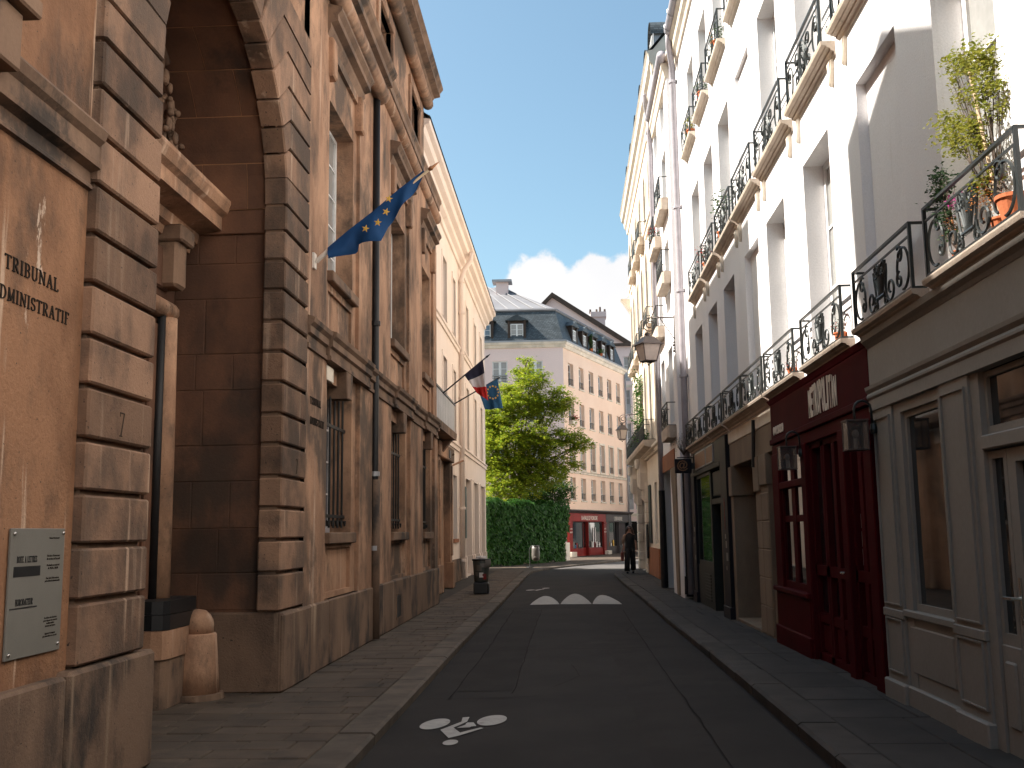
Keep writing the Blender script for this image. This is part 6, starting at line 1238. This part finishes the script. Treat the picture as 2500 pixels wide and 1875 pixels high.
# ------------------------------------------------------------------ street lanterns
def lantern(X, Y, zrod, xl, w, z0, z1, lab, big):
    t = thing('street_lantern', (X, Y, zrod-.8), lab, 'lantern', 'bracket lanterns on the right side'); r = .018
    br = MB(); br.box(X-.025, X, Y-.03, Y+.03, zrod-.85, zrod+.05)
    br.tube([(X, Y, zrod), (xl+.12, Y, zrod)], r, 6); br.tube([(X-.02, Y, zrod-.52), (X-.34, Y, zrod-.02)], r*.6, 6)
    c = [(xl+.06+(.18-.13*k/30)*math.cos(R(90+k*19)), Y, zrod-.18+(.18-.13*k/30)*math.sin(R(90+k*19))) for k in range(31)]; br.tube([(xl+.2, Y, zrod)]+c, r*.8, 6)
    for k in range(4): br.ball((X-.04, Y, zrod-.60-.07*k), .03 if k % 2 else .02, 6, 4)
    obj('bracket', br, 'lampmetal', t, smooth=True)
    zt = z1; hc = .30*(z1-z0); hb = z1-hc
    obj('stem', MB().tube([(xl, Y, zrod-.34), (xl, Y, zt+.08)], .016, 6).lathe([(.03, zt+.10), (.085, zt+.075), (.05, zt+.03), (.075, zt-.01)], (xl, Y), 12), 'lampmetal', t, smooth=True)
    s1, s2, s3 = w*.20, w*.5, w*.30
    def fr4(a, za, c, zc_): 
        v = [(xl-a, Y-a, za), (xl+a, Y-a, za), (xl+a, Y+a, za), (xl-a, Y+a, za), (xl-c, Y-c, zc_), (xl+c, Y-c, zc_), (xl+c, Y+c, zc_), (xl-c, Y+c, zc_)]
        return v, [(0, 1, 5, 4), (1, 2, 6, 5), (2, 3, 7, 6), (3, 0, 4, 7), (0, 3, 2, 1), (4, 5, 6, 7)]
    rotm = Matrix.Translation((xl, Y, 0)) @ Matrix.Rotation(R(22), 4, 'Z') @ Matrix.Translation((-xl, -Y, 0))
    obj('cap', MB().add(*fr4(s2, hb+.015, s1*1.1, zt)).add(*fr4(s2+.03, hb-.005, s2+.02, hb+.018)), 'lampmetal', t, rotm)
    a, c = w*.44, w*.29; v, _ = fr4(c, z0+.06, a, hb-.006); fm = MB()
    for k in range(4): fm.tube([v[k], v[k+4]], .012, 5); fm.tube([v[k], v[(k+1) % 4]], .014, 5)
    for k in range(4): fm.tube([v[k], (xl, Y, z0-.02)], .008, 5)
    fm.ball((xl, Y, z0-.03), .022, 8, 5); obj('frame', fm, 'lampmetal', t, rotm)
    for k in range(4): obj('pane', MB().quad(v[k], v[(k+1) % 4], v[(k+1) % 4+4], v[k+4]), 'lampglass', t, rotm)
lantern(X2, 24.0, 6.52, 1.955, .50, 5.42, 6.06, 'large four-sided lantern on a scrolled bracket under the white balconies', True)
lantern(X3, 41.5, 6.17, 2.23, .36, 5.12, 5.75, 'small dark lantern on a scrolled bracket far down the street', False)
# ------------------------------------------------------------------ plants on balconies
def pot(t, p, r, h, m='terracotta'):
    obj('pot', MB().lathe([(r*.65, 0), (r*.95, h*.85), (r*1.05, h*.86), (r*1.05, h), (r*.9, h)], (p[0], p[1]), 16), m, t, Matrix.Translation((0, 0, p[2])), smooth=False); obj('soil', MB().lathe([(r*.9, h*.9), (0.0, h*.92)], (p[0], p[1]), 12), 'joint', t, Matrix.Translation((0, 0, p[2])))
bz = 3.375
def plant(name, p, lab, cat, potr, poth, blobs, n, lm, leaf, seed, flowers=None, stems=None, grp=None, potm='terracotta'):
    t = thing(name, p, lab, cat, grp); rr = random.Random(seed)
    if potr: pot(t, p, potr, poth, potm)
    c0 = Vector(p)+Vector((0, 0, poth or 0)); b = MB()
    for c, r in blobs:
        e = Vector(c); b.tube([c0, (c0+e)/2+Vector((rr.gauss(0, .03), rr.gauss(0, .03), .03)), e], [.007, .004, .002], 5)
        for k in range(2): b.tube([(c0+e)/2, e+Vector((rr.gauss(0, r*.6), rr.gauss(0, r*.6), rr.gauss(0, r*.6)))], [.003, .0015], 4)
    obj('stems', b, 'bark', t); tot = sum(r**2 for _, r in blobs); b = MB()
    for c, r in blobs:
        for k in range(max(2, int(n*r*r/tot/7))):
            q = Vector(c)+Vector((rr.gauss(0, r*.55), rr.gauss(0, r*.55), rr.gauss(0, r*.6))); leaf_cloud(b, [q+Vector((rr.gauss(0, leaf*.9), rr.gauss(0, leaf*.9), rr.gauss(0, leaf*.6))) for _ in range(7)], leaf, rr)
    put('foliage', b.mesh('foliage', M[lm], recalc=False), t, kind='stuff')
    for fm, cs, nf, fs in (flowers or ()):
        b = MB()
        for c, r in cs: leaf_cloud(b, [Vector(c)+Vector((rr.gauss(0, r), rr.gauss(0, r), rr.gauss(0, r))) for _ in range(nf)], fs, rr)
        put('flowers', b.mesh('flowers', M[fm], recalc=False), t, kind='stuff')
    return t
PX = XR-.045
yp = lambda u, v, X_=PX: (lambda d: (X_, 0+d.y*X_/d.x, 1.55+d.z*X_/d.x))(Fv*2508+Rv*(u-1250)+Uv*(937.5-v))
k8 = lambda a, b: yp(2240+a*.3254, 80+b*.3255)
tp = plant('tall_potted_shrub', (PX+.02, 6.45, bz), 'tall staked yellow-green shrub standing on the nearest balcony', 'plant', .07, .10, [(k8(430, 200), .10), (k8(300, 250), .08), (k8(500, 190), .09), (k8(520, 330), .08), (k8(340, 510), .05), (k8(520, 470), .09), (k8(600, 560), .06), (k8(250, 700), .09), (k8(270, 820), .09), (k8(350, 760), .09), (k8(430, 720), .09), (k8(470, 830), .08), (k8(600, 400), .05), (k8(245, 210), .04), (k8(270, 390), .03)], 3600, 'leaf_pot', .030, 31)
q0, q1 = k8(385, 250), k8(505, 830); obj('stake', MB().tube([q0, q1, (PX, 6.40, bz+.1)], .012, 6), 'wood', tp)
plant('flower_pot', (PX, 6.22, bz), 'terracotta pot of orange flowers on the nearest balcony', 'flower pot', .10, .17, [(k8(530, 1130), .08), (k8(560, 1080), .06), (k8(480, 1180), .06)], 420, 'leaf_pot', .03, 33, [('flower_orange', [(k8(510, 1240), .055), (k8(550, 1190), .05), (k8(480, 1300), .04)], 90, .018), ('flower_red', [(k8(640, 1280), .03)], 40, .02)])
plant('flower_pot', (PX, 7.12, bz), 'dark leafy pot plant with magenta flowers on the nearest balcony', 'flower pot', .05, .07, [(k8(190, 1080), .05), (k8(130, 1075), .04), (k8(200, 1180), .06), (k8(180, 1290), .06), (k8(240, 1400), .06), (k8(240, 1500), .05)], 800, 'leaf_pot2', .032, 35, [('flower_pink', [(k8(262, 1270), .022), (k8(300, 1225), .015), (k8(352, 1250), .012), (k8(228, 1395), .012)], 40, .022), ('flower_orange', [(k8(270, 1420), .03)], 40, .016)])
plant('flower_pot', (PX, 10.25, bz), 'small pot of red flowers on the balcony above the red front', 'flower pot', .07, .10, [((PX, 10.28, bz+.20), .06)], 120, 'leaf_pot2', .022, 41, [('flower_red', [((PX-.02, 10.3, bz+.16), .03)], 40, .02)])
plant('flower_pot', (PX, 12.5, bz), 'green pot plant with red buds two balconies beyond the blind window', 'flower pot', .07, .10, [((PX, 12.5, bz+.20), .06)], 120, 'leaf_pot2', .022, 42, [('flower_red', [((PX-.02, 12.5, bz+.14), .03)], 40, .02)])
plant('balcony_shrub', (PX, 17.3, 6.45), 'spiky dark pot plant on a shaded second-floor balcony', 'plant', .10, .16, [((PX, 17.3, 6.95), .10), ((PX, 17.4, 7.2), .12), ((PX, 17.1, 7.05), .08)], 160, 'leaf_pot2', .07, 43)
plant('flower_pot', (PX, 19.3, 6.45), 'pink geranium pot on the last second-floor balcony of the white house', 'flower pot', .10, .14, [((PX, 19.3, 6.75), .12)], 160, 'leaf_pot2', .04, 44, [('flower_red', [((PX-.03, 19.3, 6.78), .09)], 80, .035)])
for i, (y, z, lab) in enumerate(((16.9, 9.76, 'green plant in a trough on the nearest third-floor balcony'), (19.0, 9.76, 'trailing plant with pale flowers on the middle third-floor balcony'), (20.9, 9.76, 'bushy plant on the farthest third-floor balcony'))):
    plant('balcony_shrub', (PX, y, z), lab, 'plant', .10, .14, [((PX, y, z+.24), .12), ((PX, y+.3, z+.2), .10), ((PX, y-.3, z+.2), .10)], 220, 'leaf_pot2' if i != 2 else 'leaf_pot', .04, 50+i, [('flower_red' if i == 1 else 'flower_orange', [((PX-.03, y+.1, z+.22), .08)], 30, .03)])
plant('balcony_shrub', (X2-.12, 27.3, 9.22), 'red-flowered plant on a round balcony of the narrow house', 'plant', .10, .14, [((X2-.12, 27.3, 9.5), .14)], 180, 'leaf_pot2', .05, 60, [('flower_red', [((X2-.14, 27.1, 9.55), .08)], 60, .04)])
t = thing('climbing_plant', (X3-.2, 38.6, 4.47), 'tall climbing plant growing up from the mansion balcony', 'plant'); rr = random.Random(77); b = MB(); bs = MB()
for k in range(110):
    h = rr.random()**1.3; q = Vector((X3-.16+rr.gauss(0, .07), 38.4+rr.gauss(0, .42*(1-.4*h)), 4.5+2.75*h)); leaf_cloud(b, [q+Vector((rr.gauss(0, .08), rr.gauss(0, .13), rr.gauss(0, .12))) for _ in range(15)], .10, rr)
for k in range(60):
    q = Vector((X3-.22+rr.gauss(0, .06), rr.uniform(35.5, 40.5), 4.55+abs(rr.gauss(0, .22)))); leaf_cloud(b, [q+Vector((rr.gauss(0, .08), rr.gauss(0, .15), rr.gauss(0, .10))) for _ in range(12)], .10, rr)
for k in range(6): bs.tube([(X3-.14, 38.2+.1*k, 4.48), (X3-.12, 38.3+.06*k, 5.8), (X3-.1, 38.4+.02*k, 7.0)], [.02, .014, .006], 5)
obj('stems', bs, 'bark', t); put('foliage', b.mesh('foliage', M['leaf_dark'], recalc=False), t, kind='stuff')
for k in range(3): obj('pot', MB().lathe([(.10, 0), (.15, .25)], (X3-.2, 37.9+.5*k), 12), 'terracotta', t, Matrix.Translation((0, 0, 4.47)))
t = thing('wall_weed', (2.62, 23.3, 3.2), 'dry twiggy weed growing on the ledge beside the at-sign', 'plant'); rr = random.Random(78); b = MB()
for k in range(40): a = rr.uniform(0, 6.28); b.tube([(2.62, 23.3, 3.2), (2.62+.12*math.cos(a), 23.3+.12*math.sin(a), 3.38), (2.62+.25*math.cos(a)*rr.random(), 23.3+.3*math.sin(a), 3.45+rr.random()*.25)], [.006, .004, .002], 4)
obj('stems', b, 'bark', t); b = MB(); leaf_cloud(b, [Vector((2.62+rr.gauss(0, .12), 23.3+rr.gauss(0, .15), 3.45+rr.gauss(0, .12))) for _ in range(120)], .03, rr); put('foliage', b.mesh('foliage', M['leaf_pot2'], recalc=False), t, kind='stuff')

# ------------------------------------------------------------------ the walking woman
px, py = 2.20, 38.0
ps = thing('person', (px, py, 0), 'person in dark sleeveless top and wide trousers walking on the right pavement', 'person')
def skin_body(name, verts, edges, radii, m, root, levels=2):
    me = bpy.data.meshes.new(name); me.from_pydata(verts, edges, []); o = bpy.data.objects.new(name, me); COL.objects.link(o)
    sk = o.modifiers.new('skin', 'SKIN'); 
    for i, r in enumerate(radii): d = me.skin_vertices[0].data[i]; d.radius = r if isinstance(r, tuple) else (r, r); d.use_root = (i == root)
    sk.use_smooth_shade = True; sb = o.modifiers.new('sub', 'SUBSURF'); sb.levels = levels; sb.render_levels = levels
    dg = bpy.context.evaluated_depsgraph_get(); em = bpy.data.meshes.new_from_object(o.evaluated_get(dg)); bpy.data.objects.remove(o); em.name = name
    em.materials.clear(); em.materials.append(M[m]); em.polygons.foreach_set('use_smooth', [True]*len(em.polygons)); return em
# body in local coordinates, facing -Y (towards the camera); x to the right in the picture
V_ = [(0, 0, .93), (0, -.01, 1.10), (0, 0, 1.30), (0, .0, 1.42), (0, -.01, 1.50), (0, -.015, 1.60), (0, -.01, 1.66),
      (-.09, 0, .88), (-.10, -.06, .50), (-.10, -.02, .09), (-.11, -.14, .035),
      (.09, 0, .88), (.11, .08, .48), (.11, .20, .12), (.11, .10, .04),
      (-.17, 0, 1.38), (-.225, .03, 1.12), (-.215, -.05, .90), (-.205, -.09, .83),
      (.17, 0, 1.38), (.225, -.01, 1.12), (.225, -.08, .90), (.22, -.11, .83)]
E_ = [(0, 1), (1, 2), (2, 3), (3, 4), (4, 5), (5, 6), (0, 7), (7, 8), (8, 9), (9, 10), (0, 11), (11, 12), (12, 13), (13, 14), (3, 15), (15, 16), (16, 17), (17, 18), (3, 19), (19, 20), (20, 21), (21, 22)]
R_ = [(.14, .10), (.115, .085), (.13, .09), (.075, .06), (.046, .046), (.078, .092), (.066, .08), (.088, .088), (.066, .066), (.045, .045), (.04, .03), (.088, .088), (.066, .066), (.045, .045), (.04, .03), (.05, .05), (.042, .042), (.032, .032), (.032, .02), (.05, .05), (.042, .042), (.032, .032), (.032, .02)]
bw = Matrix.Translation((px, py, 0))
put('body', skin_body('body', V_, E_, R_, 'skin', 0), ps, bw)
def hand(cx, cy, cz, s):
    v = [(cx, cy, cz+.02)]; e = []; r = [(.02, .03)]
    for k, (dx, L_) in enumerate(((-.028, .07), (-.010, .085), (.010, .08), (.026, .065))):
        i = len(v); v += [(cx+dx*.3, cy+dx*1.0, cz-.03), (cx+dx*.3, cy+dx-.012, cz-.03-L_*.5), (cx+dx*.3, cy+dx+.0, cz-.03-L_)]; e += [(0, i), (i, i+1), (i+1, i+2)]; r += [.0095, .0088, .007]
    i = len(v); v += [(cx-s*.03, cy-.035, cz-.01), (cx-s*.035, cy-.05, cz-.05)]; e += [(0, i), (i, i+1)]; r += [.010, .008]
    return skin_body('hand', v, e, r, 'skin', 0, 1)
put('hand', hand(-.205, -.095, .80, -1), ps, bw); put('hand', hand(.22, -.115, .80, 1), ps, bw)
# sleeveless top, wide trousers, sleeves
def shell(rings, m, name, n=16):
    b = MB()
    for cx, cy, rx, ry, z in rings:
        for k in range(n): a = 2*math.pi*k/n; w = 1+.03*math.sin(3*a+z*9); b.v.append((cx+rx*w*math.cos(a), cy+ry*w*math.sin(a), z))
    for i in range(len(rings)-1): b.f += [(i*n+k, i*n+(k+1) % n, (i+1)*n+(k+1) % n, (i+1)*n+k) for k in range(n)]
    b.f += [tuple(range(n-1, -1, -1)), tuple((len(rings)-1)*n+k for k in range(n))]
    return obj(name, b, m, ps, bw, smooth=True)
shell([(0, 0, .175, .12, .80), (0, 0, .172, .122, .95), (0, -.005, .155, .115, 1.08), (0, 0, .165, .12, 1.22), (0, 0, .165, .115, 1.33), (0, 0, .145, .095, 1.41), (0, 0, .075, .065, 1.455)], 'clothblack', 'top')
shell([(-.115, -.03, .105, .12, .09), (-.112, -.045, .10, .11, .30), (-.10, -.06, .098, .11, .50), (-.092, -.02, .10, .115, .72), (-.085, 0, .105, .12, .90)], 'clothblack', 'trouser_leg')
shell([(.115, .17, .105, .115, .12), (.112, .13, .10, .11, .30), (.11, .075, .098, .11, .50), (.092, .02, .10, .115, .72), (.085, 0, .105, .12, .90)], 'clothblack', 'trouser_leg')
for s in (-1, 1):
    shell([(s*.232, .03, .05, .055, 1.06), (s*.215, .02, .062, .065, 1.18), (s*.19, 0, .065, .07, 1.30), (s*.165, 0, .055, .065, 1.39)], 'blouse' if s < 0 else 'clothblack', 'sleeve')
    fx, fy = (-.11, -.12) if s < 0 else (.11, .12); obj('shoe', MB().ball((fx, fy-.02, .04), (.045, .13, .045), 10, 6), 'clothblack', ps, bw, smooth=True)
b = MB(); b.ball((0, .03, 1.60), (.105, .11, .125), 14, 8)
for s in (-1, 1): b.tube([(s*.075, -.015, 1.66), (s*.105, .0, 1.55), (s*.12, .0, 1.42), (s*.125, -.02, 1.30), (s*.11, -.03, 1.22)], [.035, .045, .05, .045, .02], 8)
b.tube([(0, .09, 1.62), (0, .12, 1.45), (0, .11, 1.25)], [.09, .10, .05], 10); obj('hair', b, 'hair', ps, bw, smooth=True)
obj('nose', MB().ball((0, -.105, 1.585), (.012, .016, .02), 6, 5), 'skin', ps, bw, smooth=True); obj('mouth', MB().ball((0, -.094, 1.545), (.022, .008, .007), 8, 5), 'bagred', ps, bw, smooth=True)
g_ = MB(); 
for s in (-1, 1): g_.ball((s*.034, -.092, 1.612), (.028, .012, .02), 10, 6)
g_.box(-.07, .07, -.096, -.09, 1.618, 1.624); obj('sunglasses', g_, 'black', ps, bw)
bg_ = thing('handbag', (px-.27, py-.05, .45), 'reddish brown bag carried at the walking person\'s side', 'bag')
obj('pouch', MB().cbox(-.33, -.22, -.18, .10, .45, .78, .03), 'bagred', bg_, bw); obj('strap', MB().tube([(-.275, -.14, .78), (-.25, -.10, .90), (-.215, -.06, .93), (-.25, .0, .90), (-.275, .06, .78)], .012, 6), 'bagred', bg_, bw)
